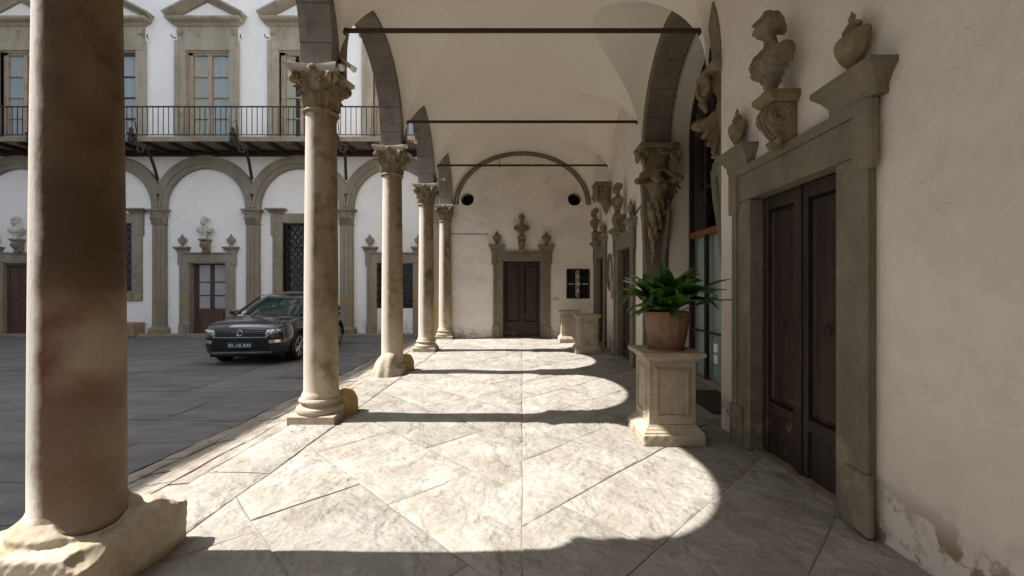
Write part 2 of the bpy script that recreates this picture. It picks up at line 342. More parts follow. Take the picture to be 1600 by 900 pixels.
# ------------------------------------------------------------------ carved shapes: distance fields meshed with surface nets
def surfnet(fn, lo, hi, cell):
    lo = np.array(lo, float); n = np.ceil((np.array(hi) - lo) / cell).astype(int) + 1
    ax = [lo[i] + cell * np.arange(n[i]) for i in range(3)]
    X, Y, Z = np.meshgrid(*ax, indexing='ij')
    V = fn(X.astype(np.float32), Y.astype(np.float32), Z.astype(np.float32)); S = V < 0
    c = np.zeros(np.array(V.shape) - 1, int)
    for dx in (0, 1):
        for dy in (0, 1):
            for dz in (0, 1): c += S[dx:dx + c.shape[0], dy:dy + c.shape[1], dz:dz + c.shape[2]]
    act = (c > 0) & (c < 8); ids = -np.ones(c.shape, int); ids[act] = np.arange(act.sum())
    I = np.argwhere(act); acc = np.zeros((len(I), 3)); cnt = np.zeros(len(I))
    cs = [np.array(p) for p in np.ndindex(2, 2, 2)]
    for a in range(8):
        for b in range(a + 1, 8):
            if np.abs(cs[a] - cs[b]).sum() != 1: continue
            pa, pb = I + cs[a], I + cs[b]
            va, vb = V[tuple(pa.T)], V[tuple(pb.T)]; mk = (va < 0) != (vb < 0)
            t = np.where(mk, va / np.where(mk, va - vb, 1), 0)[:, None]
            acc += np.where(mk[:, None], pa + t * (pb - pa), 0); cnt += mk
    P = lo + cell * acc / cnt[:, None]
    F = []
    for d in range(3):
        e1, e2 = [(1, 2), (2, 0), (0, 1)][d]
        sl0 = [slice(None)] * 3; sl1 = [slice(None)] * 3; sl0[d] = slice(0, -1); sl1[d] = slice(1, None)
        cr = S[tuple(sl0)] != S[tuple(sl1)]
        E = np.argwhere(cr); E = E[(E[:, e1] > 0) & (E[:, e2] > 0) & (E[:, e1] < n[e1] - 1) & (E[:, e2] < n[e2] - 1)]
        if not len(E): continue
        def at(o1, o2):
            q = E.copy(); q[:, e1] -= o1; q[:, e2] -= o2; return ids[tuple(q.T)]
        Q = np.stack([at(1, 1), at(0, 1), at(0, 0), at(1, 0)], 1); flip = ~S[tuple(E.T)]
        Q[flip] = Q[flip][:, ::-1]; F.append(Q)
    return P.tolist(), np.concatenate(F).tolist()
def smin(a, b, k):
    h = np.clip(.5 + .5 * (b - a) / k, 0, 1); return b * (1 - h) + a * h - k * h * (1 - h)
def smax(a, b, k): return -smin(-a, -b, k)
def ell(p, c, r, rot=None):
    q = [p[i] - c[i] for i in range(3)]
    if rot is not None: q = [sum(rot[j][i] * q[j] for j in range(3)) for i in range(3)]
    k0 = np.sqrt(sum((q[i] / r[i]) ** 2 for i in range(3))) + 1e-6; k1 = np.sqrt(sum((q[i] / r[i] ** 2) ** 2 for i in range(3))) + 1e-6
    return k0 * (k0 - 1) / k1
def capsule(p, a, b, ra, rb=None):
    rb = ra if rb is None else rb
    d = [b[i] - a[i] for i in range(3)]; L = sum(x * x for x in d)
    t = np.clip(sum((p[i] - a[i]) * d[i] for i in range(3)) / L, 0, 1)
    return np.sqrt(sum((p[i] - a[i] - t * d[i]) ** 2 for i in range(3))) - (ra + (rb - ra) * t)
def rbox(p, c, h, r):
    q = [np.abs(p[i] - c[i]) - h[i] + r for i in range(3)]
    return np.sqrt(sum(np.maximum(x, 0) ** 2 for x in q)) + np.minimum(np.maximum(q[0], np.maximum(q[1], q[2])), 0) - r
def wob(p, f, s=0.0):
    x, y, z = p
    return (np.sin(f * x + 1.3 + s) * np.sin(f * 1.13 * y + 2.1 - s) * np.sin(f * .91 * z + .4 + 2 * s)
            + .5 * np.sin(2.3 * f * x + s) * np.sin(2.1 * f * y + 1 + s) * np.sin(2.2 * f * z + 3))
# ================================================================== STRUCTURE
BAY = [-3.39, -0.49, 2.41, 5.31, 8.21, 11.11, 13.95]
COLX, WALLX, ENDY, FACY, CT = -2.5, 2.30, 13.95, 15.5, -0.10
def und(x, y):
    return (.010 * math.sin(1.9 * x + .8 * y + 1) * math.sin(1.3 * y + .5) + .007 * math.sin(4.1 * x - 2.2 * y) * math.sin(3.3 * y + 1.1 * x)
            + .003 * math.sin(9 * x + 4 * y) * math.sin(8 * y - 3 * x))
g = obj('ground', *box(-300, 300, -300, 300, -.6, -.25), 'ground'); tag(g, 'earth under the courtyard buildings', 'ground', kind='structure')
def clip(poly, a, b, c):
    """keep a*x+b*y<=c"""
    out = []
    for i in range(len(poly)):
        p, q = poly[i], poly[(i + 1) % len(poly)]; dp, dq = a * p[0] + b * p[1] - c, a * q[0] + b * q[1] - c
        if dp <= 0: out.append(p)
        if dp * dq < 0:
            t = dp / (dp - dq); out.append((p[0] + t * (q[0] - p[0]), p[1] + t * (q[1] - p[1])))
    return out
def area(p): return .5 * abs(sum(p[i][0] * p[(i + 1) % len(p)][1] - p[(i + 1) % len(p)][0] * p[i][1] for i in range(len(p))))
def slab(name, poly, z, h, m, parent, cellsz=.34, gap=.002, zf=und, tilt=.003, jit=.009):
    """a paving slab: worn top on a coarse grid, edges rounded down into the joint"""
    if sum(poly[i][0] * poly[(i + 1) % len(poly)][1] - poly[(i + 1) % len(poly)][0] * poly[i][1] for i in range(len(poly))) < 0: poly = poly[::-1]
    cx = sum(p[0] for p in poly) / len(poly); cyy = sum(p[1] for p in poly) / len(poly)
    def shrink(g_):
        q = []
        for x, y in poly:
            d = math.hypot(x - cx, y - cyy) or 1; q.append((x + (cx - x) / d * g_ * 1.3, y + (cyy - y) / d * g_ * 1.3))
        return q
    if jit and area(poly) > .05:   # hand-cut edges: the outline wanders a few millimetres into the slab
        q = []
        for i in range(len(poly)):
            (xa, ya), (xb_, yb) = poly[i], poly[(i + 1) % len(poly)]; L = math.hypot(xb_ - xa, yb - ya); k = max(1, int(L / .22))
            for t in range(k):
                w = random.uniform(0, jit) if t else 0; x, y = xa + (xb_ - xa) * t / k, ya + (yb - ya) * t / k
                q.append((x - (yb - ya) / (L or 1) * w, y + (xb_ - xa) / (L or 1) * w))
        poly = q
    if area(poly) < .03: gap = .001
    inner = shrink(gap + min(.013, .12 * math.sqrt(area(poly)))); outer = shrink(gap)
    tx, ty, tz = random.uniform(-tilt, tilt), random.uniform(-tilt, tilt), random.uniform(-tilt, tilt)
    Zt = lambda x, y: z + zf(x, y) + tz + tx * (x - cx) + ty * (y - cyy)
    xs = [p[0] for p in inner]; ys = [p[1] for p in inner]
    nx = max(1, round((max(xs) - min(xs)) / cellsz)); ny = max(1, round((max(ys) - min(ys)) / cellsz))
    key, v, f = {}, [], []
    def vid(x, y, zz):
        k = (round(x, 4), round(y, 4), round(zz, 4))
        if k not in key: key[k] = len(v); v.append((x, y, zz))
        return key[k]
    for i in range(nx):
        for j in range(ny):
            x0 = min(xs) + (max(xs) - min(xs)) * i / nx; x1 = min(xs) + (max(xs) - min(xs)) * (i + 1) / nx
            y0 = min(ys) + (max(ys) - min(ys)) * j / ny; y1 = min(ys) + (max(ys) - min(ys)) * (j + 1) / ny
            q = clip(clip(clip(clip(inner, -1, 0, -x0), 1, 0, x1), 0, -1, -y0), 0, 1, y1)
            if len(q) >= 3 and area(q) > 1e-5: f.append([vid(x, y, Zt(x, y)) for x, y in q])
    sgn = sum(poly[i][0] * poly[(i + 1) % len(poly)][1] - poly[(i + 1) % len(poly)][0] * poly[i][1] for i in range(len(poly)))
    n = len(poly)
    a = [vid(x, y, Zt(x, y)) for x, y in inner]
    b = [vid(x, y, Zt(x, y) - .004) for x, y in outer]; c = [vid(x, y, z - h) for x, y in outer]
    for i in range(n):
        j = (i + 1) % n
        f.append([a[i], b[i], b[j], a[j]] if sgn > 0 else [a[j], b[j], b[i], a[i]])
        f.append([b[i], c[i], c[j], b[j]] if sgn > 0 else [b[j], c[j], c[i], b[i]])
    f = [[k for t, k in enumerate(q) if k != q[t - 1]] for q in f]; f = [q for q in f if len(q) >= 3]
    return obj(name, v, f, m, parent, 'auto')
# ---- loggia floor: big worn slabs laid as chevrons off a centre joint
_gx, _gy = np.linspace(-2.76, 3.3, 40), np.linspace(-3.6, ENDY + .1, 110)
_v = [(x, y, und(x, y) - .008) for y in _gy for x in _gx]; _f = [(j * 40 + i, j * 40 + i + 1, (j + 1) * 40 + i + 1, (j + 1) * 40 + i) for j in range(109) for i in range(39)]
fl = obj('loggia_floor', _v, _f, 'joint', None, True); tag(fl, 'pale worn stone floor of the loggia', 'floor', kind='structure')
S2 = math.sqrt(.5)
for side in (1, -1):
    x1 = WALLX + .04 if side > 0 else 2.2
    u = -6.0
    while u < 11.5:
        w = random.uniform(.68, .82); vv = -5 + random.uniform(0, 1.2)
        while vv < 13.5:
            ln = random.uniform(1.0, 1.9)
            P = [(S2 * (b - a), S2 * (a + b)) for a, b in ((u, vv), (u + w, vv), (u + w, vv + ln), (u, vv + ln))]
            P = clip(clip(clip(clip(P, -1, 0, 0), 1, 0, x1), 0, -1, 3.4), 0, 1, ENDY + .05)
            if len(P) >= 3 and area(P) > .0008:
                P = [(side * x, y) for x, y in P]
                if max(y for _, y in P) > 1.2 or area(P) > .3: slab('paving_slab', P, 0, .1, 'floor', fl)
            vv += ln
        u += w
y = -3.4
while y < ENDY:
    l_ = random.uniform(1.3, 2.3); y1 = min(ENDY + .05, y + l_)
    slab('border_slab', rect(-2.74, -2.2, y, y1), .004, .12, 'floor', fl); y = y1
for k, (a, b) in enumerate(((4.93, 5.7), (5.7, 6.9), (6.9, 8.17))):
    slab('threshold_slab', rect(WALLX + .045, 3.28, a, b), 0, .1, 'floor', fl)
# ---- rough strip falling to the court, and the dark court paving
cf = obj('courtyard_paving', *box(-21, -2.76, -14, FACY + .3, CT - .3, CT - .03), 'court_joint'); tag(cf, 'dark grey stone paving of the open courtyard', 'paving', kind='structure')
def fall(x): return CT * min(1, max(0, (-2.74 - x) / .85))
zf_strip = lambda x, y: fall(x) + und(x, y) * 1.3 + .006 * math.sin(14 * x + 3 * y) * math.sin(11 * y)
xb = [-2.745, -2.95, -3.17, -3.4, -3.62]
for k in range(4):
    y = -3.2 + random.uniform(0, .4)
    while y < ENDY + 1.3:
        l_ = random.uniform(.35, .95); j = random.uniform(-.03, .03)
        slab('paving_stone', rect(xb[k + 1] + j * (k < 3), xb[k], y, y + l_), -.004, .14, 'rough', cf, cellsz=.2, zf=zf_strip, tilt=.01); y += l_
y = -6.0; row = 0
while y < FACY - .35:
    d = random.uniform(.62, .95); y1 = min(FACY - .35, y + d); x = -20.9 if y > 3 else -14
    while x < -3.63:
        l_ = random.uniform(1.0, 2.2)
        if x < -12: l_ += 1.0
        x1 = x + l_
        if x1 > -4.2: x1 = -3.625
        if y > -1 or x > -8: slab('paving_slab', rect(x, x1, y, y1), CT, .1, 'court_floor', cf, cellsz=.5, gap=.001, jit=.012, zf=lambda x, y: und(x, y) * 1.2); 
        x = x1
    y = y1
obj('kerb', *box(-20.9, -2.95, FACY - .35, FACY - .02, CT - .1, CT + .09, .02), 'serena_court', cf)
obj('drain_cover', *box(-.3, .3, -.2, .2, 0, .012, .004), 'court_floor', cf, loc=(-4.35, 8.3, CT + .014))
# ---- vaults: a barrel with a lunette cut over every arch
VA, VB, LB, VZ = 2.29, 1.75, 1.53, 4.35
v, f = [], []
for b in range(6):
    y0, y1 = BAY[b], BAY[b + 1]; ym = (y0 + y1) / 2; ha = (y1 - y0) / 2; NY, NX, NL = 40, 40, 8
    base = len(v); rows = []
    for i in range(NY + 1):
        s = -math.cos(math.pi * i / NY); yy = ym + ha * s
        zl = LB * math.sqrt(max(0, 1 - s * s)); xbv = VA * math.sqrt(max(0, 1 - (zl / VB) ** 2))
        tb = math.acos(min(1, xbv / VA)); row = []
        for k in range(NL): row.append((-VA - .02 + (VA + .02 - xbv) * k / NL, yy, VZ + zl))
        for k in range(NX + 1):
            t = math.pi - tb - (math.pi - 2 * tb) * k / NX; row.append((VA * math.cos(t), yy, VZ + VB * math.sin(t)))
        for k in range(1, NL + 1): row.append((xbv + (VA + .03 - xbv) * k / NL, yy, VZ + zl))
        rows.append(row)
    n = len(rows[0])
    for row in rows: v += row
    for i in range(NY):
        for k in range(n - 1): f.append((base + i * n + k, base + (i + 1) * n + k, base + (i + 1) * n + k + 1, base + i * n + k + 1))
vt = obj('vaulted_ceiling', v, f, 'vault', None, 'auto')
vt.data.set_sharp_from_angle(angle=R(14))
tag(vt, 'pale plastered barrel vault with lunettes over the loggia', 'vault', kind='structure')
bt = MB().add(box(-.012, .012, -.012, .012, -.1, 0)).add(tube([(0, 0, -.1), (.03, 0, -.13), (0, 0, -.16)], .008, 6))
tag(bt.build('ceiling_hook', 'iron', loc=(0, 5.1, VZ + VB + .01)), 'small iron hook hanging from the vault crown at the top', 'hook')
# ---- arcade wall over the columns, with stone arch rings
ST, AR = .27, 1.23
aw = thing('arcade_wall', 'tall plastered wall carried by round stone arches beside the courtyard', 'wall', (0, 0, 0))
out = [(BAY[0] - .2, 12.0), (BAY[0] - .2, 4.34)]
for b in range(6):
    ym = (BAY[b] + BAY[b + 1]) / 2; ha = (BAY[b + 1] - BAY[b]) / 2 - .07
    out += [(ym - ha, 4.34)] + [(ym + ha * math.cos(a), 4.28 + ST + 1.38 * math.sin(a)) for a in np.linspace(math.pi, 0, 25)] + [(ym + ha, 4.34)]
out += [(ENDY + .1, 4.34), (ENDY + .1, 12.0)]
obj('wall', *plate(out, [], -2.64, -2.29, lambda a, b, t: (t, a, b)), 'plaster_court', aw)
obj('roof_slab', *box(-3.3, 9, BAY[0] - .4, ENDY + 3, 12.0, 12.3), 'serena_court', aw)
obj('floor_slab', *box(-2.28, 9, BAY[0] - .2, ENDY + 1.4, 6.25, 6.6), 'plaster', aw)
for b in range(6):
    y0, y1 = BAY[b], BAY[b + 1]; ym = (y0 + y1) / 2; ra = (y1 - y0) / 2
    arch = thing('arch', None, None); arch.parent = aw; arch.location = (0, ym, 4.28 + ST)
    sy = ra / 1.45
    for k in range(9):
        a0, a1 = math.pi * k / 9, math.pi * (k + 1) / 9; e = .0025
        vv, ff = ring_seg(AR * sy, ra - .004, a0 + e, a1 - e, -2.66, -2.27, lambda a, b_, t: (t, a, b_), 5)
        obj('voussoir', vv, ff, 'arch', arch, 'auto')
    for s in (-1, 1):
        ys = sorted((s * AR * sy, s * (ra - .004)))
        obj('springer', *box(-2.66, -2.27, ys[0], ys[1], -ST + .03, -.003, .004), 'arch', arch)
    # thin plaster fillet moulding on the court side
    fm = MB()
    for k in range(24): fm.add(ring_seg(ra - .06, ra + .015, math.pi * k / 24, math.pi * (k + 1) / 24, -2.70, -2.655, lambda a, b_, t: (t, a, b_), 1))
    fm.build('archivolt_moulding', 'arch', arch)
# ---- long side wall of the loggia, with door holes and the big glazed arch
DOORS = [3.65, 9.53, 12.47]
sw = thing('side_wall', 'long rough white plaster wall along the right of the loggia', 'wall')
AC, AW = 6.55, 1.62
OY0, OY1, DH, DW = AC - AW, AC + AW, 2.80, .85
def archhole(c, r, z0, zs, n=24): return [(c - r, z0)] + [(c + r * math.cos(a), zs + r * math.sin(a)) for a in np.linspace(math.pi, 0, n)] + [(c + r, z0)]
def wallrun(name, y0, y1, doors, parent, m='plaster'):
    """wall between y0 and y1 with doorways open to the floor"""
    o = [(y0, 6.3), (y0, -.15)]
    for d in doors: o += [(d - DW, -.15), (d - DW, DH), (d + DW, DH), (d + DW, -.15)]
    o += [(y1, -.15), (y1, 6.3)]
    return obj(name, *plate(o, [], WALLX, WALLX + .45, lambda a, b, t: (t, a, b)), m, parent)
wallrun('near_wall', BAY[0] - .2, OY0, [3.65], sw)
o_far = [(OY1, 6.3), (OY1, -.15)]
for d in DOORS[1:]: o_far += [(d - DW, -.15), (d - DW, DH), (d + DW, DH), (d + DW, -.15)]
o_far += [(ENDY + .2, -.15), (ENDY + .2, 6.3)]
obj('far_wall', *plate(o_far, [circ(11.13, 2.04, .28, 28, .40)], WALLX, WALLX + .45, lambda a, b, t: (t, a, b)), 'plaster', sw)
o_sp = [(OY0, 6.3), (OY0, 4.28)] + [(AC + AW * math.cos(a), 4.28 + AW * math.sin(a)) for a in np.linspace(math.pi, 0, 25)] + [(OY1, 4.28), (OY1, 6.3)]
obj('spandrel', *plate(o_sp, [], WALLX + .004, WALLX + .45, lambda a, b, t: (t, a, b)), 'plaster', sw)
ov = MB()
for k in range(28):
    a0, a1 = 2 * math.pi * k / 28, 2 * math.pi * (k + 1) / 28
    ov.add(ring_seg(1, 1.22, a0, a1, WALLX - .035, WALLX + .02, lambda a, b, t: (t, 11.13 + a * .28, 2.04 + b * .40), 1))
ov.build('oval_surround', 'serena', sw)
obj('oval_pane', *plate(circ(11.13, 2.04, .285, 24, .405), [], WALLX + .12, WALLX + .14, lambda a, b, t: (t, a, b)), 'car_glass', sw)
# inner reveal of the glazed arch, room behind it
obj('inner_reveal', *plate([(OY0 - .3, 6.3), (OY0 - .3, -.15), (AC - 1.46, -.15)] + archhole(AC, 1.46, 0, 4.28)[1:-1] + [(AC + 1.46, -.15), (OY1 + .3, -.15), (OY1 + .3, 6.3)], [],
    WALLX + .452, 3.14, lambda a, b, t: (t, a, b)), 'plaster', sw)
rm = MB().add(box(6.2, 6.3, 3.5, 10, -.15, 6.2)).add(box(3.16, 6.3, 3.4, 3.5, -.15, 6.2)).add(box(3.16, 6.3, 10, 10.1, -.15, 6.2)).add(box(3.16, 6.3, 3.4, 10.1, -.2, -.03)).add(box(3.16, 6.3, 3.4, 10.1, 6.2, 6.24))
rm.build('room_behind', 'dark', sw)
bk = MB()
for d in DOORS: bk.add(box(WALLX + .46, WALLX + .5, d - 1, d + 1, -.1, 3))
bk.build('backing', 'dark', sw)
ar2 = thing('stone_arch', 'stone arch ring over the tall glazed opening on the right', 'arch', (0, AC, 4.28))
for k in range(9):
    a0, a1 = math.pi * k / 9, math.pi * (k + 1) / 9
    obj('voussoir', *ring_seg(1.40, AW - .003, a0 + .002, a1 - .002, WALLX - .012, WALLX + .43, lambda a, b, t: (t, a, b), 5), 'serena', ar2, 'auto')
orn = MB()
for k in range(34):
    a = math.pi * (k + .5) / 34; c, s = math.cos(a), math.sin(a)
    orn.add(([(WALLX + .44 + x, c * (1.43 + r) - s * w, s * (1.43 + r) + c * w) for x in (0, .03) for r, w in ((-.025, -.055), (.03, -.045), (.03, .045), (-.025, .055))],
             [(0, 1, 2, 3), (7, 6, 5, 4), (0, 4, 5, 1), (1, 5, 6, 2), (2, 6, 7, 3), (3, 7, 4, 0)]))
orn.build('bead_ornament', 'serena', ar2)
# ---- end wall
ew = thing('end_wall', 'blotchy white plaster wall closing the far end of the loggia', 'wall')
OC = [(-1.80, 4.54), (1.71, 4.54)]
GW = (1.46, 2.19, 1.30, 2.24)
oe = [(-3.0, 6.3), (-3.0, -.15), (-DW - .02, -.15), (-DW - .02, DH), (DW - .02, DH), (DW - .02, -.15), (WALLX + .1, -.15), (WALLX + .1, 6.3)]
obj('wall', *plate(oe, [circ(*OC[0], .225), circ(*OC[1], .225), rect(*GW)], ENDY, ENDY + .4, lambda a, b, t: (a, t, b)), 'plaster_end', ew)
obj('backing', *box(-3, WALLX + .3, ENDY + .41, ENDY + .45, -.1, 6.3), 'dark', ew)
em = MB()
for k in range(36):
    t0, t1 = math.pi * k / 36, math.pi * (k + 1) / 36
    for (r0, r1, p) in ((.955, .985, .03), (.915, .945, .022)):
        em.add(ring_seg(r0, r1, t0, t1, ENDY - p, ENDY + .01, lambda a, b, t: (a * 2.27, t, VZ + b * 1.76), 1))
em.build('arch_moulding', 'serena', ew)
for k, (a, b) in enumerate(OC):
    om = MB()
    for q in range(28): om.add(ring_seg(.22, .255, 2 * math.pi * q / 28, 2 * math.pi * (q + 1) / 28, ENDY - .012, ENDY + .1, lambda p, r, t: (a + p, t, b + r), 1))
    om.build('oculus_rim', 'plaster_end', ew)
# ---- wings around the court that shade and light it (left one throws the court's shade)
lw = thing('courtyard_wing', 'tall plain wing along the left side of the courtyard', 'building')
obj('wall', *box(-24, -20.95, -16, FACY + 3, -.2, 22.4), 'plaster_court', lw)
obj('roof', *box(-24, -20.5, -16, FACY + 3, 22.4, 23.3), 'serena_court', lw)
rw = thing('sky_block_wing', 'low unseen wing added behind the viewer to block low sky light', 'building')  # added out of view to keep low sky light off the shaded floor
obj('wall', *box(-24, -2.9, -16, -13.5, -.2, 8.5), 'plaster_court', rw)
obj('roof', *box(-24, -2.7, -16.2, -13.2, 8.5, 8.9), 'serena_court', rw)
pw = thing('loggia_rear_wall', 'plain plaster wall behind the viewer closing the loggia', 'wall')
obj('wall', *box(-2.9, 2.8, BAY[0] - .5, BAY[0] - .2, -.15, 6.3), 'plaster', pw)

# ================================================================== COURT FACADE
K = FACY / 667.0
def fx(px): return (px - 816) * K
def fz(py): return 1.61 + (451 - py) * K
fa = thing('courtyard_facade', 'white palace facade with stone pilasters and round blind arches facing the courtyard', 'building')
PIL = [fx(-38), fx(107), fx(252), fx(397.5), fx(543), fx(690)]
CEN = [fx(34), fx(180), fx(325), fx(470), fx(617)]
WX, WZ0, WZ1 = .78, 6.72, fz(80)
holes = [rect(c - WX, c + WX, WZ0, WZ1) for c in CEN]
DHW, DHZ = .70, fz(411)
LW, LZ0, LZ1 = .64, fz(456), fz(349)
o = [(-21.0, 21), (-21.0, -.2)]
for i in (0, 2): o += [(CEN[i] - DHW, -.2), (CEN[i] - DHW, DHZ), (CEN[i] + DHW, DHZ), (CEN[i] + DHW, -.2)]
o += [(-2.6, -.2), (-2.6, 21)]
for i in (1, 3): holes.append(rect(CEN[i] - LW, CEN[i] + LW, LZ0, LZ1))
holes.append(rect(CEN[4] - DHW, CEN[4] + DHW, fz(482), DHZ))
obj('wall', *plate(o, holes, FACY, FACY + .35, lambda a, b, t: (a, t, b)), 'plaster_court', fa)
obj('backing', *box(-21, -2.6, FACY + .5, FACY + .55, -.2, 14), 'dark', fa)
obj('roof', *box(-21.2, 2, FACY - .9, FACY + 6, 21, 21.5), 'serena_court', fa)
rt = obj('return_pier', *box(-2.98, -2.72, ENDY - .05, FACY + .1, CT, 6.4, .01), 'serena_court', fa)
zc = fz(328)
for i, p in enumerate(PIL[:5]):
    pl = obj('pilaster', *stack([(.34, .2, CT), (.34, .2, CT + .25), (.29, .15, CT + .3), (.235, .13, CT + .36), (.225, .13, fz(352))]), 'serena_court', fa, loc=(p, FACY, 0))
    for s in (-.075, .075): obj('groove', *box(s - .012, s + .012, -.137, -.125, 1.2, fz(356)), 'serena', pl)
    h0, h1 = fz(352), zc
    cp = MB().add(stack([(.25, .15, h0), (.26, .17, h0 + .04), (.23, .14, h0 + .06), (.27, .19, h1 - .12), (.31, .22, h1 - .07), (.36, .26, h1 - .05), (.36, .26, h1)]))
    for k in range(5):
        x = -.2 + .1 * k
        cp.add(tube([(x, -.14, h0 + .07), (x, -.19, h0 + .2), (x, -.26, h0 + .24), (x, -.25, h0 + .19)], [.045, .05, .03, .01], 6))
    for s in (-1, 1):
        pts = [(s * (.25 + r * math.cos(a)), -.24, h1 - .15 + r * math.sin(a)) for a, r in ((t * .7, .085 - .007 * t) for t in range(11))]
        cp.add(tube(pts, .018, 5))
    cp.build('pilaster_capital', 'serena_court', pl)
for i in range(5):
    c = (PIL[i] + PIL[i + 1]) / 2; rr = (PIL[i + 1] - PIL[i]) / 2
    ag = thing('blind_arch', None, None); ag.parent = fa; ag.location = (c, FACY, zc + .06)
    r0 = rr - .265
    for k in range(11):
        a0, a1 = math.pi * k / 11, math.pi * (k + 1) / 11
        obj('voussoir', *ring_seg(r0, rr - .1, a0 + .001, a1 - .001, -.13, .02, lambda a, b, t: (a, t, b), 4), 'serena_court', ag, 'auto')
    mo = MB()
    for k in range(33): mo.add(ring_seg(rr - .1, rr + .19 if 2 < k < 30 else rr + .0, math.pi * k / 33, math.pi * (k + 1) / 33, -.16 - .004 * (i % 2), .02, lambda a, b, t: (a, t, b), 1))
    mo.build('outer_moulding', 'serena_court', ag)
    for s in (-1, 1): obj('impost', *box(min(s * r0, s * (rr - .01)), max(s * r0, s * (rr - .01)), -.13, .02, -.06, 0), 'serena_court', ag)
# upper windows with pediments
for i, c in enumerate(CEN):
    w = thing('pediment_window', None, None); w.parent = fa; w.location = (c, FACY, 0)
    zt = WZ1
    for s in (-1, 1):
        x0, x1 = sorted((s * WX, s * 1.13))
        obj('jamb', *box(x0, x1, -.07, .3, WZ0 - .05, zt + .003, .012), 'serena_up', w)
        x0, x1 = sorted((s * 1.02, s * 1.17)); obj('jamb_fillet', *box(x0, x1, -.10, -.06, WZ0 - .05, zt + .36, .01), 'serena_up', w)
        x0, x1 = sorted((s * .86, s * 1.12)); obj('jamb_foot', *box(x0, x1, -.12, -.06, WZ0 - .04, WZ0 + .7, .02), 'serena_up', w)
        obj('rosette', *lathe([(.11, 0), (.09, .03), (.05, .02), (.04, .05)], 14), 'serena_up', w, 'auto').matrix_local = Matrix.Translation((s * .98, -.08, zt + .66)) @ Matrix.Rotation(R(90), 4, 'X')
        obj('wall_hook', *tube([(s * 1.17, 0, zt + .48), (s * 1.24, -.1, zt + .47), (s * 1.26, -.12, zt + .55)], .018, 6), 'iron', w)
    obj('lintel', *box(-1.13, 1.13, -.07, .3, zt + .005, zt + .36, .012), 'serena_up', w)
    obj('frieze', *box(-1.09, 1.09, -.05, .02, zt + .363, zt + .86), 'serena_up', w)
    obj('cornice', *stack([(1.1, .06, zt + .862), (1.16, .12, zt + .90), (1.18, .14, zt + .94), (1.30, .30, zt + .99), (1.34, .34, zt + 1.04), (1.34, .34, zt + 1.09)]), 'serena_up', w)
    zp = zt + 1.09; hp = .70
    for s in (-1, 1):
        L = math.hypot(1.36, hp); an = math.atan2(hp, 1.36)
        rv, rf = stack([(.5, .08, 0), (.5, .16, .05), (.5, .3, .1), (.5, .36, .14), (.5, .36, .2)])
        rv = [(x * L * .99, yy, z) for x, yy, z in rv]
        jit = [random.uniform(-.012, .012) for _ in rv]
        o_ = obj('raking_cornice', [(p[0], p[1], p[2] + j) for p, j in zip(rv, jit)], rf, 'serena_up', w)
        o_.matrix_local = Matrix.Translation((s * .67, 0, zp + hp / 2 - .01)) @ Matrix.Rotation(s * an, 4, 'Y')
    obj('tympanum', [(-1.2, -.04, zp - .02), (1.2, -.04, zp - .02), (0, -.04, zp + .64), (-1.2, .02, zp - .02), (1.2, .02, zp - .02), (0, .02, zp + .64)],
        [(0, 1, 2), (5, 4, 3), (0, 3, 4, 1), (1, 4, 5, 2), (2, 5, 3, 0)], 'plaster_court', w)
    fr = MB().add(box(-WX, -WX + .16, .1, .2, WZ0, zt)).add(box(WX - .1, WX, .1, .2, WZ0, zt)).add(box(-.07, .07, .09, .2, WZ0, zt)).add(box(-WX, WX, .1, .2, zt - .1, zt)).add(box(-WX, WX, .1, .2, WZ0, WZ0 + .35))
    for q in (1, 2, 3):
        zq = WZ0 + .35 + (zt - WZ0 - .45) * q / 4; fr.add(box(-WX, WX, .115, .19, zq - .022, zq + .022))
    fr.build('sash', 'wood_pale' if i != 1 else 'door_court', w)
    obj('curtain', *box(-WX, -.28, .165, .18, WZ0, zt), 'curtain_tan' if i in (2, 3, 4) else 'curtain_blue', w)
    obj('curtain', *box(-.27 + .2 * (i % 2), WX, .165, .18, WZ0, zt), 'curtain_blue', w)
    obj('pane', *box(-WX, WX, .150, .154, WZ0, zt), 'glass', w)
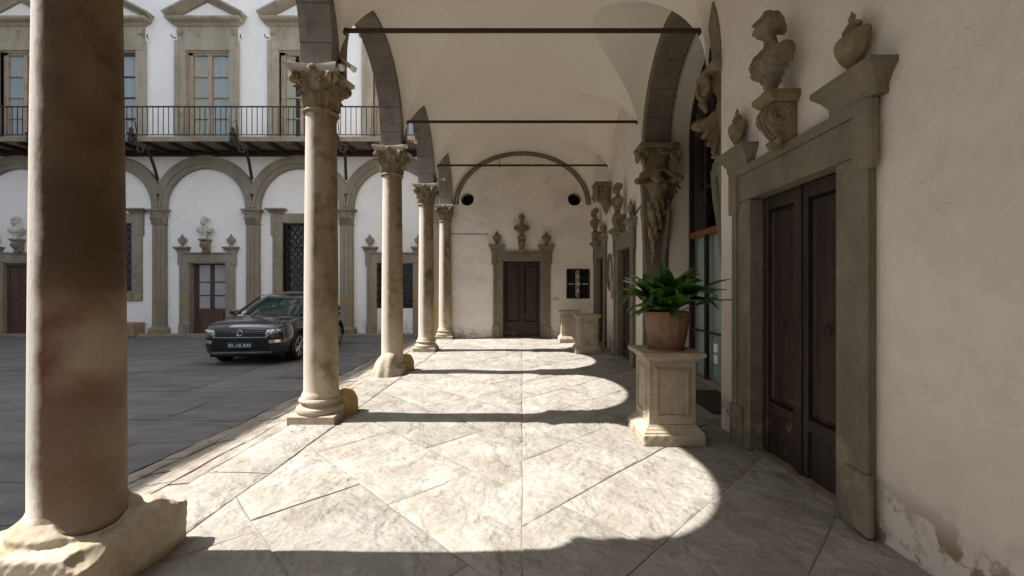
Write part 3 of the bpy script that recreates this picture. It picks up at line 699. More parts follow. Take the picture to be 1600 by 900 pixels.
# ground-floor grilles and lattices
def lattice(x0, x1, z0, z1, sx, sz, r):
    mb = MB(); 
    nx = int(round((x1 - x0) / sx)); nz = int(round((z1 - z0) / sz))
    for k in range(-nz, nx + 1):
        for s in (1, -1):
            pts = []
            a, b = k, 0
            if s < 0: a = k + nz
            t0 = max(0, -k) if s > 0 else max(0, a - nx); t1 = min(nz, nx - k) if s > 0 else min(nz, a)
            if t1 <= t0: continue
            X = lambda t: x0 + (x1 - x0) * ((k + t) if s > 0 else (a - t)) / nx
            Zz = lambda t: z0 + (z1 - z0) * t / nz
            mb.add(tube([(X(t0), 0, Zz(t0)), (X(t1), 0, Zz(t1))], r, 5))
    return mb
def stone_window(c, i):
    labels = {1: 'stone-framed lattice window half hidden behind the nearest column', 3: 'stone-framed lattice window on the court facade above the parked car', }
    w = thing('lattice_window', labels[i], 'window', (c, FACY, 0), group='ground floor lattice windows')
    for s in (-1, 1):
        x0, x1 = sorted((s * LW, s * (LW + .36))); obj('jamb', *box(x0, x1, -.07, .2, LZ0 - .32, LZ1 + .003, .012), 'serena_court', w)
        x0, x1 = sorted((s * (LW + .2), s * (LW + .42))); obj('jamb_ear', *box(x0, x1, -.085, .02, LZ1 - .45, LZ1 + .35, .012), 'serena_court', w)
        obj('cornice_block', *stack([(.24, .08, LZ1 + .35), (.28, .14, LZ1 + .42), (.36, .24, LZ1 + .47), (.36, .24, LZ1 + .52)], cx=s * (LW + .2)), 'serena_court', w)
    obj('lintel', *box(-LW - .36, LW + .36, -.07, .2, LZ1 + .005, LZ1 + .35, .012), 'serena_court', w)
    obj('sill', *box(-LW, LW, -.10, .2, LZ0 - .32, LZ0 - .002, .012), 'serena_court', w)
    lattice(-LW, LW, LZ0, LZ1, .21, .31, .014).build('grille', 'iron', w, loc=(0, .02, 0))
    obj('pane', *box(-LW, LW, .22, .24, LZ0, LZ1), 'car_glass', w)
    fr = MB()
    for q in (.0, .5, 1): fr.add(box(-LW + 2 * LW * q - .03, -LW + 2 * LW * q + .03, .18, .215, LZ0, LZ1))
    for q in (0, .33, .66, 1): fr.add(box(-LW, LW, .18, .213, LZ0 + (LZ1 - LZ0) * q - .025, LZ0 + (LZ1 - LZ0) * q + .025))
    fr.build('sash', 'door_court', w)
for i in (1, 3): stone_window(CEN[i], i)
obj('bench', *box(CEN[1] - .8, CEN[1] + 1.1, FACY - .5, FACY - .01, CT, CT + .5, .03), 'serena_court', fa)
# balcony
bal = thing('balcony', 'long iron-railed balcony on brackets across the courtyard facade', 'balcony')
BY, BX0, BX1 = FACY - 1.2, -20.9, -2.75
obj('slab', *box(BX0, BX1, BY, FACY - .01, 6.60, 6.71), 'serena_court', bal)
obj('edge_moulding', *box(BX0, BX1, BY - .03, BY + .05, 6.54, 6.685), 'serena_court', bal)
obj('wall_beam', *box(BX0, BX1, FACY - .14, FACY - .02, 6.40, 6.595), 'rust_iron', bal)
x = BX0 + .6
while x < BX1:
    obj('joist', *box(x - .05, x + .05, BY + .06, FACY - .15, 6.47, 6.598), 'rust_iron', bal); x += .84
obj('handrail', *box(BX0, BX1, BY + .0, BY + .05, 7.70, 7.735), 'iron', bal)
obj('lower_rail', *box(BX0, BX1, BY + .01, BY + .04, 6.76, 6.785), 'iron', bal)
bme = bpy.data.meshes.new('baluster'); _v, _f = tube([(0, 0, 0), (0, 0, .92)], .0125, 6); bme.from_pydata(_v, [], _f); bme.materials.append(M['iron'])
x = BX0 + .1
while x < BX1: link('baluster', bme, bal, (x, BY + .025, 6.78)); x += .175
for x in [p + .12 for p in PIL[1:5]]:
    sp = [(x + .25 + r * math.cos(a), BY - .03, 6.27 + r * math.sin(a)) for a, r in ((t * .45, .19 - .0085 * t) for t in range(19))]
    obj('scroll', *tube([(x + .05, BY - .02, 6.75), (x + .12, BY - .05, 6.5)] + sp[::1], .032, 6), 'iron', bal, 'auto')
    obj('strut', *tube([(x + .12, BY + .25, 6.52), (x + .06, BY + .5, 6.28), (x + .05, BY + .6, 6.1), (x - .03, BY + .8, 5.9), (x - .1, FACY - .18, 5.52)], .05, 7), 'rust_iron', bal, 'auto')
    obj('torch_holder', *lathe([(.02, -.3), (.08, -.22), (.10, -.1), (.06, -.04), (.10, 0), (.11, .06), (.05, .12), (.07, .2), (.02, .27)], 12), 'iron', bal, 'auto', loc=(x - .03, BY - .1, 6.72))
    obj('hook', *tube([(x + .1, BY - .03, 6.78), (x + .1, BY - .1, 7.15), (x + .04, BY - .12, 7.2)], .016, 6), 'iron', bal)
# ================================================================== COLUMNS
def curl_leaf(h, w, r_at, z0, out=.06, n=9, tip=.75):
    """an acanthus leaf standing on a bell: ribbed strip that curls outward at the top"""
    v, f = [], []; m = 7
    for i in range(n + 1):
        t = i / n; up = min(t / tip, 1); z = z0 + h * math.sin(min(1, up) * math.pi / 2)
        r = r_at(z) + .008 + .02 * up ** 2
        if t > tip:
            a = (t - tip) / (1 - tip) * math.pi * .95; r += out * math.sin(a / 2); z -= out * .9 * (1 - math.cos(a)) / 2
        ww = w * (.75 + .35 * math.sin(math.pi * min(1, t * 1.1))) * (1 - .75 * max(0, t - .7) / .3) * (1 + .16 * math.cos(i * math.pi))
        for k in range(m):
            s = -1 + 2 * k / (m - 1); rib = .010 * (1 - abs(s)) + .007 * math.cos(3 * math.pi * s) - .012 * s * s
            v.append((s * ww, -(r + rib) * math.cos(s * ww / max(.1, r)), z))
    for i in range(n):
        for k in range(m - 1): f.append((i * m + k, i * m + k + 1, (i + 1) * m + k + 1, (i + 1) * m + k))
    nv = len(v); v += [(x, y + .014, z) for x, y, z in v]; f += [tuple(q + nv for q in reversed(p)) for p in f]
    return v, f
def spiral(cx, cz, r0, turns=2.2, n=22, sgn=1, a0=math.pi / 2):
    return [(cx + sgn * r0 * (1 - .82 * t) * math.cos(a0 - 2 * math.pi * turns * t), cz + r0 * (1 - .82 * t) * math.sin(a0 - 2 * math.pi * turns * t)) for t in np.linspace(0, 1, n)]
def mesh_of(vf, m, smooth='auto'):
    o = obj('tmp', *vf, m, None, smooth); me = o.data; bpy.data.objects.remove(o); return me
def bell_r(z): 
    t = (z - 3.80) / .40; return .188 + .02 * t + .085 * max(0, t) ** 3
leaf_lo = mesh_of(curl_leaf(.17, .056, bell_r, 3.815, .036), 'capital'); leaf_hi = mesh_of(curl_leaf(.285, .05, bell_r, 3.815, .04), 'capital')
vol = MB(); sp = spiral(0, 0, .058)
vol.add(tube([(a, 0, b) for a, b in sp], [.016 - .007 * i / len(sp) for i in range(len(sp))], 6)).add(lathe([(.02, -.03), (.02, .03)], 8))
vol.v = [(x, y * 1.9, z) for x, y, z in vol.v]; vol_me = mesh_of((vol.v, vol.f), 'capital')
def make_capital(parent, m='capital'):
    cap = obj('capital', *lathe([(.186, 3.74), (.205, 3.755), (.212, 3.77), (.205, 3.785), (.19, 3.80)] + [(bell_r(z), z) for z in np.linspace(3.81, 4.19, 9)] + [(.20, 4.195)], 32), m, parent, 'auto')
    ab = []
    for k in range(4):
        a = math.pi / 2 * k
        for t in np.linspace(-1, 1, 11)[:-1]:
            x, yy = .300 * t, -(.300 - .062 * (1 - t * t))
            if abs(t) > .93: x *= .97
            ab.append((x * math.cos(a) - yy * math.sin(a), x * math.sin(a) + yy * math.cos(a)))
    n = len(ab); v, f = [], []
    lv = [(.80, 4.185), (.90, 4.20), (.93, 4.215), (1.0, 4.235), (1.02, 4.245), (1.02, 4.283), (.99, 4.287)]
    for s, z in lv: v += [(x * s, yy * s, z) for x, yy in ab]
    for k in range(len(lv) - 1): f += [(k * n + i, k * n + (i + 1) % n, (k + 1) * n + (i + 1) % n, (k + 1) * n + i) for i in range(n)]
    f.append(tuple(range(n))[::-1]); f.append(tuple((len(lv) - 1) * n + i for i in range(n)))
    obj('abacus', v, f, 'abacus', cap, 'auto')
    for k in range(8): link('leaf', leaf_lo, cap, rz=k * math.pi / 4); link('leaf', leaf_hi, cap, rz=(k + .5) * math.pi / 4)
    for k in range(4):
        a = math.pi / 4 + k * math.pi / 2
        for s in (-1, 1):
            o = link('volute', vol_me, cap, (.30 * math.cos(a) - s * .03 * math.sin(a), .30 * math.sin(a) + s * .03 * math.cos(a), 4.135), a + s * .22)
        fl_ = obj('rosette', *lathe([(.045, 0), (.05, .015), (.02, .03), (.018, .04)], 10), m, cap, 'auto')
        fl_.matrix_local = Matrix.Rotation(k * math.pi / 2, 4, 'Z') @ Matrix.Translation((0, -.245, 4.235)) @ Matrix.Rotation(R(90), 4, 'X')
    eg = MB()
    for k in range(20):
        a = 2 * math.pi * k / 20; eg.add(lathe([(.004, -.03), (.02, -.02), (.026, 0), (.02, .022), (.005, .03)], 7, .225 * math.cos(a), .225 * math.sin(a)), Matrix.Translation((0, 0, 4.125)))
    eg.add(lathe([(.20, 4.085), (.228, 4.09), (.228, 4.098), (.20, 4.105)], 28)); eg.build('egg_moulding', m, cap, 'auto')
    return cap
def shaft_prof(z0=.29):
    return [(.222, z0), (.222, z0 + .025), (.206, z0 + .05)] + [(.2 - .024 * t ** 1.6, z0 + .08 + (3.66 - z0) * t * .985) for t in np.linspace(0, 1, 14)] + [(.185, 3.742)]
col0 = thing('column', 'second column from the viewer with ochre guard stone and spotlight', 'column', (COLX, BAY[3], 0), group='loggia columns')
obj('plinth', *box(-.282, .282, -.282, .282, -.02, .098, .008), 'base', col0)
obj('base', *lathe([(.27, .098), (.284, .115), (.287, .14), (.277, .165), (.25, .18), (.238, .186), (.226, .20), (.226, .218), (.236, .228), (.25, .235), (.256, .25), (.248, .268), (.225, .278), (.222, .292)], 40), 'base', col0, 'auto')
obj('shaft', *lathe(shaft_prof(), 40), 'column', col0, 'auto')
make_capital(col0)
LBL = {0: 'column behind the viewer carrying the arcade', 2: 'third column from the viewer with a carved shell stone at its foot',
       3: 'fourth and most distant free column of the arcade', 4: 'engaged column standing against the far end wall'}
cols = {}
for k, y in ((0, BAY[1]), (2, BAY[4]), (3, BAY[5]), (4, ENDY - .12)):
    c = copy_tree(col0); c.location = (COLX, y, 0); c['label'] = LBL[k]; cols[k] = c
col1 = thing('column', 'huge nearest column with rust-red stain on a worn block', 'column', (COLX, BAY[2], 0), group='loggia columns')
def blk(X, Y, Z):
    p = (X, Y, Z); d = rbox(p, (0, 0, .09), (.345, .345, .20), .022)
    d = smin(d, np.sqrt(X * X + Y * Y) - .27 + np.maximum(0, np.abs(Z - .27) - .06), .02)
    d = smax(d, -(ell(p, (.19, -.10, .40), (.13, .18, .10))), .012); d = smax(d, -ell(p, (.30, .30, .35), (.14, .2, .1)), .012); d = smax(d, -ell(p, (.36, -.30, .30), (.10, .12, .08)), .012)
    d = smin(d, ell(p, (.30, .12, .16), (.09, .2, .18)), .05)
    return d + .004 * wob(p, 17) + .004 * wob(p, 48, 1) + .0025 * wob(p, 110, 2)
obj('worn_block', *surfnet(blk, (-.45, -.45, -.1), (.45, .45, .45), .0095), 'base', col1, True)
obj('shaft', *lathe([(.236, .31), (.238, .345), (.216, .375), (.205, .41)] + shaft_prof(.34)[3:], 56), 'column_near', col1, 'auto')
make_capital(col1)
# foot stones
def gstone(X, Y, Z):
    p = (X, Y, Z); d = rbox(p, (0, 0, .12), (.115, .16, .22), .09); d = smax(d, ell(p, (-.03, 0, .02), (.17, .24, .335)), .03); return d + .006 * wob(p, 22)
gs_me = mesh_of(surfnet(gstone, (-.2, -.25, -.1), (.2, .25, .42), .014), 'ochre', True)
for y, l in ((BAY[3] + .2, 'rounded ochre guard stone at the foot of the second column'), (BAY[4] + .2, 'rounded ochre guard stone beside the shell stone')):
    tag(link('guard_stone', gs_me, None, (COLX + .24, y, -.01)), l, 'stone')
def shell(X, Y, Z):
    p = (X, Y, Z); a = np.arctan2(X, -Y + .02); r = np.sqrt(X * X + Y * Y)
    d = ell(p, (0, 0, -.04), (.29, .27, .46)); d = d + .012 * np.cos(a * 9) * np.clip(1.2 - Z / .4, 0, 1) * np.clip(r / .15, 0, 1)
    d = smax(d, -ell(p, (.25, -.02, .33), (.12, .3, .2)), .03); return d + .004 * wob(p, 30)
tag(obj('shell_stone', *surfnet(shell, (-.4, -.4, -.08), (.4, .4, .5), .015), 'base', None, True, (COLX + .0, BAY[4] - .24, -.01)), 'carved fluted shell stone in front of the third column', 'stone')
# tie rods and spotlights
for k, l in ((3, 'thick dark iron tie rod nearest the viewer across the vault'), (4, 'middle iron tie rod across the vault'), (5, 'farthest thin iron tie rod before the end wall')):
    y = BAY[k]; t = thing('tie_rod', l, 'tie rod', (0, y, 4.82), group='iron tie rods')
    obj('bar', *box(-2.24, 2.24, -.022, .022, -.022, .022, .004), 'rust_iron', t)
    for s in (-1, 1): obj('anchor', *box(s * 2.215 - .02, s * 2.215 + .02, -.04, .04, -.045, .045, .006), 'rust_iron', t)
for k, l, an in ((3, 'white-ended spotlight on the second column capital', 38), (4, 'copper spotlight on the third column capital', 12), (5, 'copper spotlight on the fourth column capital', 2)):
    t = thing('spotlight', l, 'spotlight', (COLX + .245, BAY[k] - .02, 4.285), group='spotlights on the capitals')
    obj('bracket', *MB().add(box(-.03, .03, -.03, .03, 0, .02)).add(tube([(0, 0, .01), (0, 0, .14)], .012, 6)).add(lathe([(.035, .10), (.045, .14), (.03, .19)], 10)).__dict__.values(), 'iron', t)
    ca, sa = math.cos(R(an)), math.sin(R(an))
    h = obj('lamp_tube', *tube([(.0, -.01, .17), (.2 * ca, -.03, .17 - .2 * sa)], .026, 12), 'lamp_metal', t, 'auto')
    obj('lens', *tube([(.2 * ca, -.03, .17 - .2 * sa), (.245 * ca, -.034, .17 - .245 * sa)], [.034, .036], 12), 'lamp_white', t, 'auto')
    obj('bulb_housing', *lathe([(.02, .0), (.045, .02), (.045, .06), (.02, .08)], 10, .03, -.05), 'lamp_white', t, 'auto')

# ================================================================== CARVINGS
def rotx(a): c, s = math.cos(a), math.sin(a); return ((1, 0, 0), (0, c, s), (0, -s, c))
def head(p, c, tilt=0.0, hair='short', k=1.0):
    """a head facing -y, centre c; tilt nods it forward"""
    ct, st = math.cos(tilt), math.sin(tilt)
    x = p[0] - c[0]; y = p[1] - c[1]; z = p[2] - c[2]
    q = (x / k, (ct * y - st * z) / k, (st * y + ct * z) / k)
    d = ell(q, (0, .01, .03), (.072, .092, .088))
    d = smin(d, ell(q, (0, -.022, -.035), (.054, .066, .075)), .03)
    d = smin(d, capsule(q, (0, -.088, .02), (0, -.108, -.02), .008, .0135), .014)
    d = smin(d, capsule(q, (-.035, -.083, .026), (.035, -.083, .026), .008), .016)
    for s in (-1, 1):
        d = smax(d, -ell(q, (s * .03, -.094, .008), (.017, .016, .011)), .010); d = smin(d, ell(q, (s * .03, -.078, .007), (.014, .014, .009)), .004)
        d = smin(d, ell(q, (s * .075, .01, 0), (.010, .020, .028)), .008)
    d = smin(d, capsule(q, (-.016, -.086, -.047), (.016, -.086, -.047), .007), .008)
    d = smax(d, -capsule(q, (-.02, -.097, -.0455), (.02, -.097, -.0455), .0035), .004)
    d = smin(d, ell(q, (0, -.078, -.082), (.022, .02, .018)), .014)
    hw = .006 * np.sin(70 * q[2] + 40 * q[0] * np.sign(q[0]) + 30 * q[1]) + .004 * np.sin(110 * q[1] + 60 * q[2])
    hd = ell(q, (0, .028, .045), (.086, .094, .090)); hd = smax(hd, -(q[1] + .058 + .35 * (q[2] - .06)), .02); hd = smax(hd, -(q[2] + .03 + .3 * q[1]), .02)
    d = smin(d, hd + hw, .006)
    if hair == 'bun':
        d = smin(d, ell(q, (0, .125, .03), (.045, .05, .04)) + hw, .02)
        for t in np.linspace(-1, 1, 7): d = smin(d, ell(q, (t * .055, -.045 + .02 * abs(t), .112 - .02 * t * t), (.014, .018, .018)), .006)
    if hair == 'beard':
        d = smin(d, ell(q, (0, -.06, -.095), (.052, .045, .06)) + hw * 1.3, .02)
    return d * k
def bust_fn(kind):
    def fn(X, Y, Z):
        p = (X, Y, Z)
        d = np.sqrt(X * X + Y * Y) - np.interp(Z, [0, .02, .035, .06, .09, .12], [.085, .085, .06, .045, .055, .06]).astype(np.float32)
        d = np.maximum(d, np.maximum(-Z, Z - .13))
        t = capsule(p, (0, .0, .13), (0, .005, .30), .06, .13); ch = ell(p, (0, -.005, .285), (.19, .105, .12))
        t = smin(t, ch, .06)
        for s in (-1, 1): t = smin(t, ell(p, (s * .175, .015, .305), (.08, .07, .08)), .05); t = smin(t, ell(p, (s * .07, -.078, .28), (.062, .04, .05)), .04)
        t = smax(t, -ell(p, (0, .16, .22), (.3, .09, .2)), .03)
        t = smin(t, capsule(p, (0, .02, .34), (0, -.018 if kind == 'bun' else .0, .53), .062, .05), .04)
        fold = .010 * np.sin(46 * X + 60 * Z + 8 * np.sin(9 * X)) + .006 * np.sin(85 * X - 50 * Z)
        m = 1 / (1 + np.exp(((Z - .36) + .5 * X * (1 if kind == 'bun' else -.4)) * 60))
        t = t + fold * m - .010 * m
        d = smin(d, t, .02)
        hc = {'bun': ((0, -.045, .60), .30), 'short': ((0, -.015, .60), .0), 'beard': ((0, -.015, .60), .05)}[kind]
        return smin(d, head(p, hc[0], hc[1], kind, 1.05), .025)
    return fn
bust_me = {k: surfnet(bust_fn(k), (-.31, -.24, -.02), (.31, .24, .80), c) for k, c in (('bun', .0062), ('short', .008), ('beard', .008))}
BM = {}
def bust(kind, m, label, loc, rz, sc=1.0):
    if (kind, m) not in BM: BM[kind, m] = mesh_of(bust_me[kind], m, True)
    return tag(link('portrait_bust', BM[kind, m], None, loc, rz, (sc, sc, sc)), label, 'bust', 'portrait busts over the doors')
def console(label, loc, rz, m, sc=1.0, group='scroll consoles under the busts'):
    t = thing('console', label, 'console', loc, rz, group); t.scale = (sc, sc, sc)
    obj('top_slab', *stack([(.105, .20, .33), (.115, .225, .35), (.13, .25, .37), (.135, .26, .385), (.135, .26, .42)]), m, t)
    pr = [(0.02, 0), (-.05, .0), (-.10, .05), (-.16, .10), (-.215, .17), (-.24, .25), (-.22, .31), (-.18, .333), (.02, .333)]
    obj('scroll_body', *plate(pr, [], -.085, .085, lambda a, b, t_: (t_, a, b)), m, t)
    for s in (-1, 1):
        vv = MB().add(tube([(s * .09, -.145 - a, .225 + b) for a, b in spiral(0, 0, .09, 2.3, 26)], [.022 - .009 * i / 26 for i in range(26)], 6)); vv.add(lathe([(.022, -.02), (.022, .02)], 8), Matrix.Translation((s * .09, -.145, .225)) @ Matrix.Rotation(R(90), 4, 'Y'))
        vv.build('volute', m, t, 'auto')
    for x in (-.05, 0, .05): obj('reed', *tube([(x, -.175, .325), (x, -.24, .26), (x, -.22, .17), (x, -.16, .09), (x, -.10, .04)], .023, 6), m, t, 'auto')
    lf = MB()
    for k in range(5): lf.add(tube([(-.06 + .03 * k, -.10, .06), (-.075 + .0375 * k, -.15, .02), (-.07 + .035 * k, -.13, -.03 - .02 * (k % 2))], [.022, .024, .008], 6))
    lf.build('leaf_drop', m, t, 'auto')
    return t
urn_prof = [(.065, 0), (.065, .025), (.045, .04), (.033, .055), (.036, .075), (.062, .10), (.095, .145), (.125, .20), (.143, .255), (.146, .285), (.135, .305), (.10, .318), (.072, .328), (.062, .342), (.078, .352), (.08, .365), (.062, .385), (.045, .40), (.03, .408)]
URN = {}
def urn(label, loc, m, sc=1.0, rz=0.0):
    if m not in URN: URN[m] = (mesh_of(lathe([(r * 1.08, z * .95) for r, z in urn_prof], 24), m), mesh_of(lathe([(.03, .387), (.024, .395), (.036, .408), (.032, .425), (.014, .442), (.003, .465)], 12), m))
    t = thing('stone_urn', label, 'urn', loc, rz=rz, group='stone urns over the doors'); t.scale = (sc, sc * .42, sc)
    link('urn_body', URN[m][0], t); link('finial', URN[m][1], t); return t
def wpos(loc, rz, p):
    c, s = math.cos(rz), math.sin(rz); return (loc[0] + c * p[0] - s * p[1], loc[1] + s * p[0] + c * p[1], loc[2] + p[2])
def doorway(label, loc, rz, m, sx=1.0, sz=1.0, leaves='wood', names=('', ''), bustkind='short', bustm='statue', urnm=None, blabel='', clabel='', dm='door', group=None, zbot=None):
    t = thing('stone_doorway', label, 'doorway', loc, rz, group)
    hw, h = .58 * sx, 2.5 * sz; jo = hw + .30 * sx; zt = 2.84 * sz
    for s in (-1, 1):
        def b(n, x0, x1, y0, y1, z0, z1, mm=m, c=.01):
            xs = sorted((s * x0, s * x1)); return obj(n, *box(xs[0], xs[1], y0, y1, z0, z1, c), mm, t)
        b('jamb', hw, jo, -.05, .28, 0, h)
        b('jamb_fillet', jo - .075, jo + .012, -.075, -.045, .40, h - .1)
        b('jamb_foot', hw + .1, jo + .04, -.085, -.04, 0, .40)
        b('lintel_ear', jo - .1, jo + .06, -.088, -.03, h - .11, zt - .003)
        cxk = s * (jo - .11)
        obj('cornice_block', *stack([(.205, .08, zt), (.205, .085, zt + .06), (.22, .10, zt + .08), (.23, .115, zt + .105), (.265, .165, zt + .15), (.275, .175, zt + .165), (.275, .175, zt + .20)], cx=cxk), m, t)
        urn(names[0] if s < 0 else names[1], wpos(loc, rz, (cxk, -.075, zt + .20)), urnm or m, .95 * sx ** .5, rz)
    obj('lintel', *box(-jo - .02, jo + .02, -.055, .28, h + .003, zt - .07, .008), m, t)
    obj('lintel_moulding', *stack([(jo + .02, .06, zt - .068), (jo + .03, .085, zt - .045), (jo + .03, .09, zt - .002)]), m, t)
    console(clabel, wpos(loc, rz, (0, -.005, zt)), rz, urnm or m, sx)
    bust(bustkind, bustm, blabel, wpos(loc, rz, (0, -.17 * sx, zt + .42 * sx)), rz, .97 * sx)
    if leaves == 'wood':
        for s in (-1, 1):
            xa, xb_ = sorted((s * .006, s * (hw - .004))); w = xb_ - xa; st = .085
            fr = MB().add(box(xa, xa + st, .19, .25, .02, h - .01, .006)).add(box(xb_ - st, xb_, .19, .25, .02, h - .01, .006)).add(box(xa + st, xb_ - st, .19, .25, h - .13, h - .01, .006)).add(box(xa + st, xb_ - st, .19, .25, .42, .52, .006)).add(box(xa + st, xb_ - st, .215, .25, .02, .42, .004))
            lf = fr.build('door_leaf', dm, t, loc=(0, -.11, 0))
            pv, pf = stack([(w / 2 - st, .0, 0), (w / 2 - st - .03, .02, .03)], cx=(xa + xb_) / 2)
            pz0, pz1, pxa, pxb = .52, h - .13, xa + st, xb_ - st
            pn = MB()
            q = [(pxa, .235, pz0), (pxb, .235, pz0), (pxb, .235, pz1), (pxa, .235, pz1), (pxa + .03, .215, pz0 + .03), (pxb - .03, .215, pz0 + .03), (pxb - .03, .215, pz1 - .03), (pxa + .03, .215, pz1 - .03),
                 (pxa + .045, .232, pz0 + .045), (pxb - .045, .232, pz0 + .045), (pxb - .045, .232, pz1 - .045), (pxa + .045, .232, pz1 - .045)]
            pf = [(i, (i + 1) % 4, 4 + (i + 1) % 4, 4 + i) for i in range(4)] + [(4 + i, 4 + (i + 1) % 4, 8 + (i + 1) % 4, 8 + i) for i in range(4)] + [(8, 9, 10, 11)]
            obj('panel', q, pf, dm, lf)
            obj('knocker', *tube([(s * .30 + .035 * math.cos(a), .20, 1.28 + .045 * math.sin(a)) for a in np.linspace(0, 6.28, 13)], .008, 6), 'iron', lf)
        obj('meeting_stile', *box(-.028, .028, .065, .08, .02, h - .01, .004), dm, t)
        obj('threshold', *box(-hw, hw, .0, .27, -.02, .022, .006), m, t)
    elif leaves == 'glazed':
        for s in (-1, 1):
            xa, xb_ = sorted((s * .006, s * (hw - .10)))
            fr = MB().add(box(xa, xa + .07, .2, .26, .02, h)).add(box(xb_ - .07, xb_, .2, .26, .02, h)).add(box(xa + .07, xb_ - .07, .2, .26, .02, .98)).add(box(xa + .07, xb_ - .07, .2, .26, h - .08, h))
            for z in (1.46, 1.95): fr.add(box(xa + .07, xb_ - .07, .205, .255, z - .02, z + .02))
            lf = fr.build('door_leaf', dm, t)
            for z0, z1 in ((.98, 1.44), (1.48, 1.93), (1.97, h - .08)): obj('pane', *box(xa + .07, xb_ - .07, .225, .235, z0, z1), 'pane_blind', lf)
            obj('panel', *box(xa + .1, xb_ - .1, .188, .2, .12, .88, .01), dm, lf)
        obj('frame', *MB().add(box(-hw, -hw + .1, .18, .28, 0, h)).add(box(hw - .1, hw, .18, .28, 0, h)).__dict__.values(), dm, t)
    elif leaves == 'lattice':
        z0 = zbot
        lattice(-hw, hw, z0, h, .20, .29, .013).build('grille', 'iron', t, loc=(0, .03, 0))
        obj('pane', *box(-hw, hw, .2, .22, z0, h), 'car_glass', t)
        fr = MB()
        for q in (0, .5, 1): fr.add(box(-hw + 2 * hw * q - .03, -hw + 2 * hw * q + .03, .16, .195, z0, h))
        for q in (0, .33, .66, 1): fr.add(box(-hw, hw, .16, .193, z0 + (h - z0) * q - .025, z0 + (h - z0) * q + .025))
        fr.build('sash', dm, t)
    return t
Wd = 'loggia doorways'
doorway('nearest stone doorway in the right wall with dark paneled doors', (WALLX, DOORS[0], 0), -math.pi / 2, 'serena', names=('urn on the far side of the nearest doorway', 'large urn at the near corner of the nearest doorway'),
        bustkind='bun', bustm='statue', urnm='statue_warm', blabel='bust of a woman with hair bun looking down over the nearest doorway', clabel='scroll console under the bust of the woman', group=Wd)
doorway('middle stone doorway in the right wall behind the potted plant', (WALLX, DOORS[1], 0), -math.pi / 2, 'serena', names=('urn on the far side of the middle right doorway', 'urn on the near side of the middle right doorway'),
        bustkind='short', blabel='bald bust over the middle right doorway', clabel='scroll console of the middle right doorway', urnm='statue_warm', group=Wd)
doorway('farthest stone doorway in the right wall near the corner', (WALLX, DOORS[2], 0), -math.pi / 2, 'serena', names=('urn on the corner side of the farthest right doorway', 'urn on the near side of the farthest right doorway'),
        bustkind='beard', blabel='bearded bust over the farthest right doorway', clabel='scroll console of the farthest right doorway', urnm='statue_warm', bustm='statue_warm', group=Wd)
doorway('stone doorway with brown double doors in the far end wall', (-.02, ENDY, 0), 0, 'serena', sx=1.04, sz=1.0, names=('left urn on the end wall doorway', 'right urn on the end wall doorway'),
        bustkind='beard', blabel='bearded bust over the end wall doorway', clabel='scroll console under the end wall bust', urnm='statue_warm', group=Wd)
Wc = 'doorways of the courtyard facade'
doorway('facade doorway at the left edge behind the nearest column', (CEN[0], FACY, CT), 0, 'serena_court', 1.13, 1.065, names=('left urn of the leftmost facade doorway', 'right urn of the leftmost facade doorway'),
        bustkind='beard', bustm='marble', blabel='pale bust at the left edge of the facade', clabel='console under the leftmost facade bust', dm='door_court', group=Wc)
doorway('facade doorway with glazed brown doors left of the car', (CEN[2], FACY, CT), 0, 'serena_court', 1.13, 1.065, 'glazed', names=('left urn over the glazed facade doorway', 'right urn over the glazed facade doorway'),
        bustkind='beard', bustm='marble', blabel='weathered white bust above the glazed facade doorway', clabel='console under the white facade bust', dm='door_court', group=Wc)
doorway('facade frame with lattice window seen between the second and fourth columns', (CEN[4], FACY, CT), 0, 'serena_court', 1.13, 1.065, 'lattice', names=('left urn of the lattice frame behind the third column', 'right urn of the lattice frame behind the third column'),
        bustkind='short', bustm='marble', blabel='pale bust hidden behind the third column on the facade', clabel='console of the facade frame behind the third column', dm='door_court', group=Wc, zbot=fz(482) - CT)
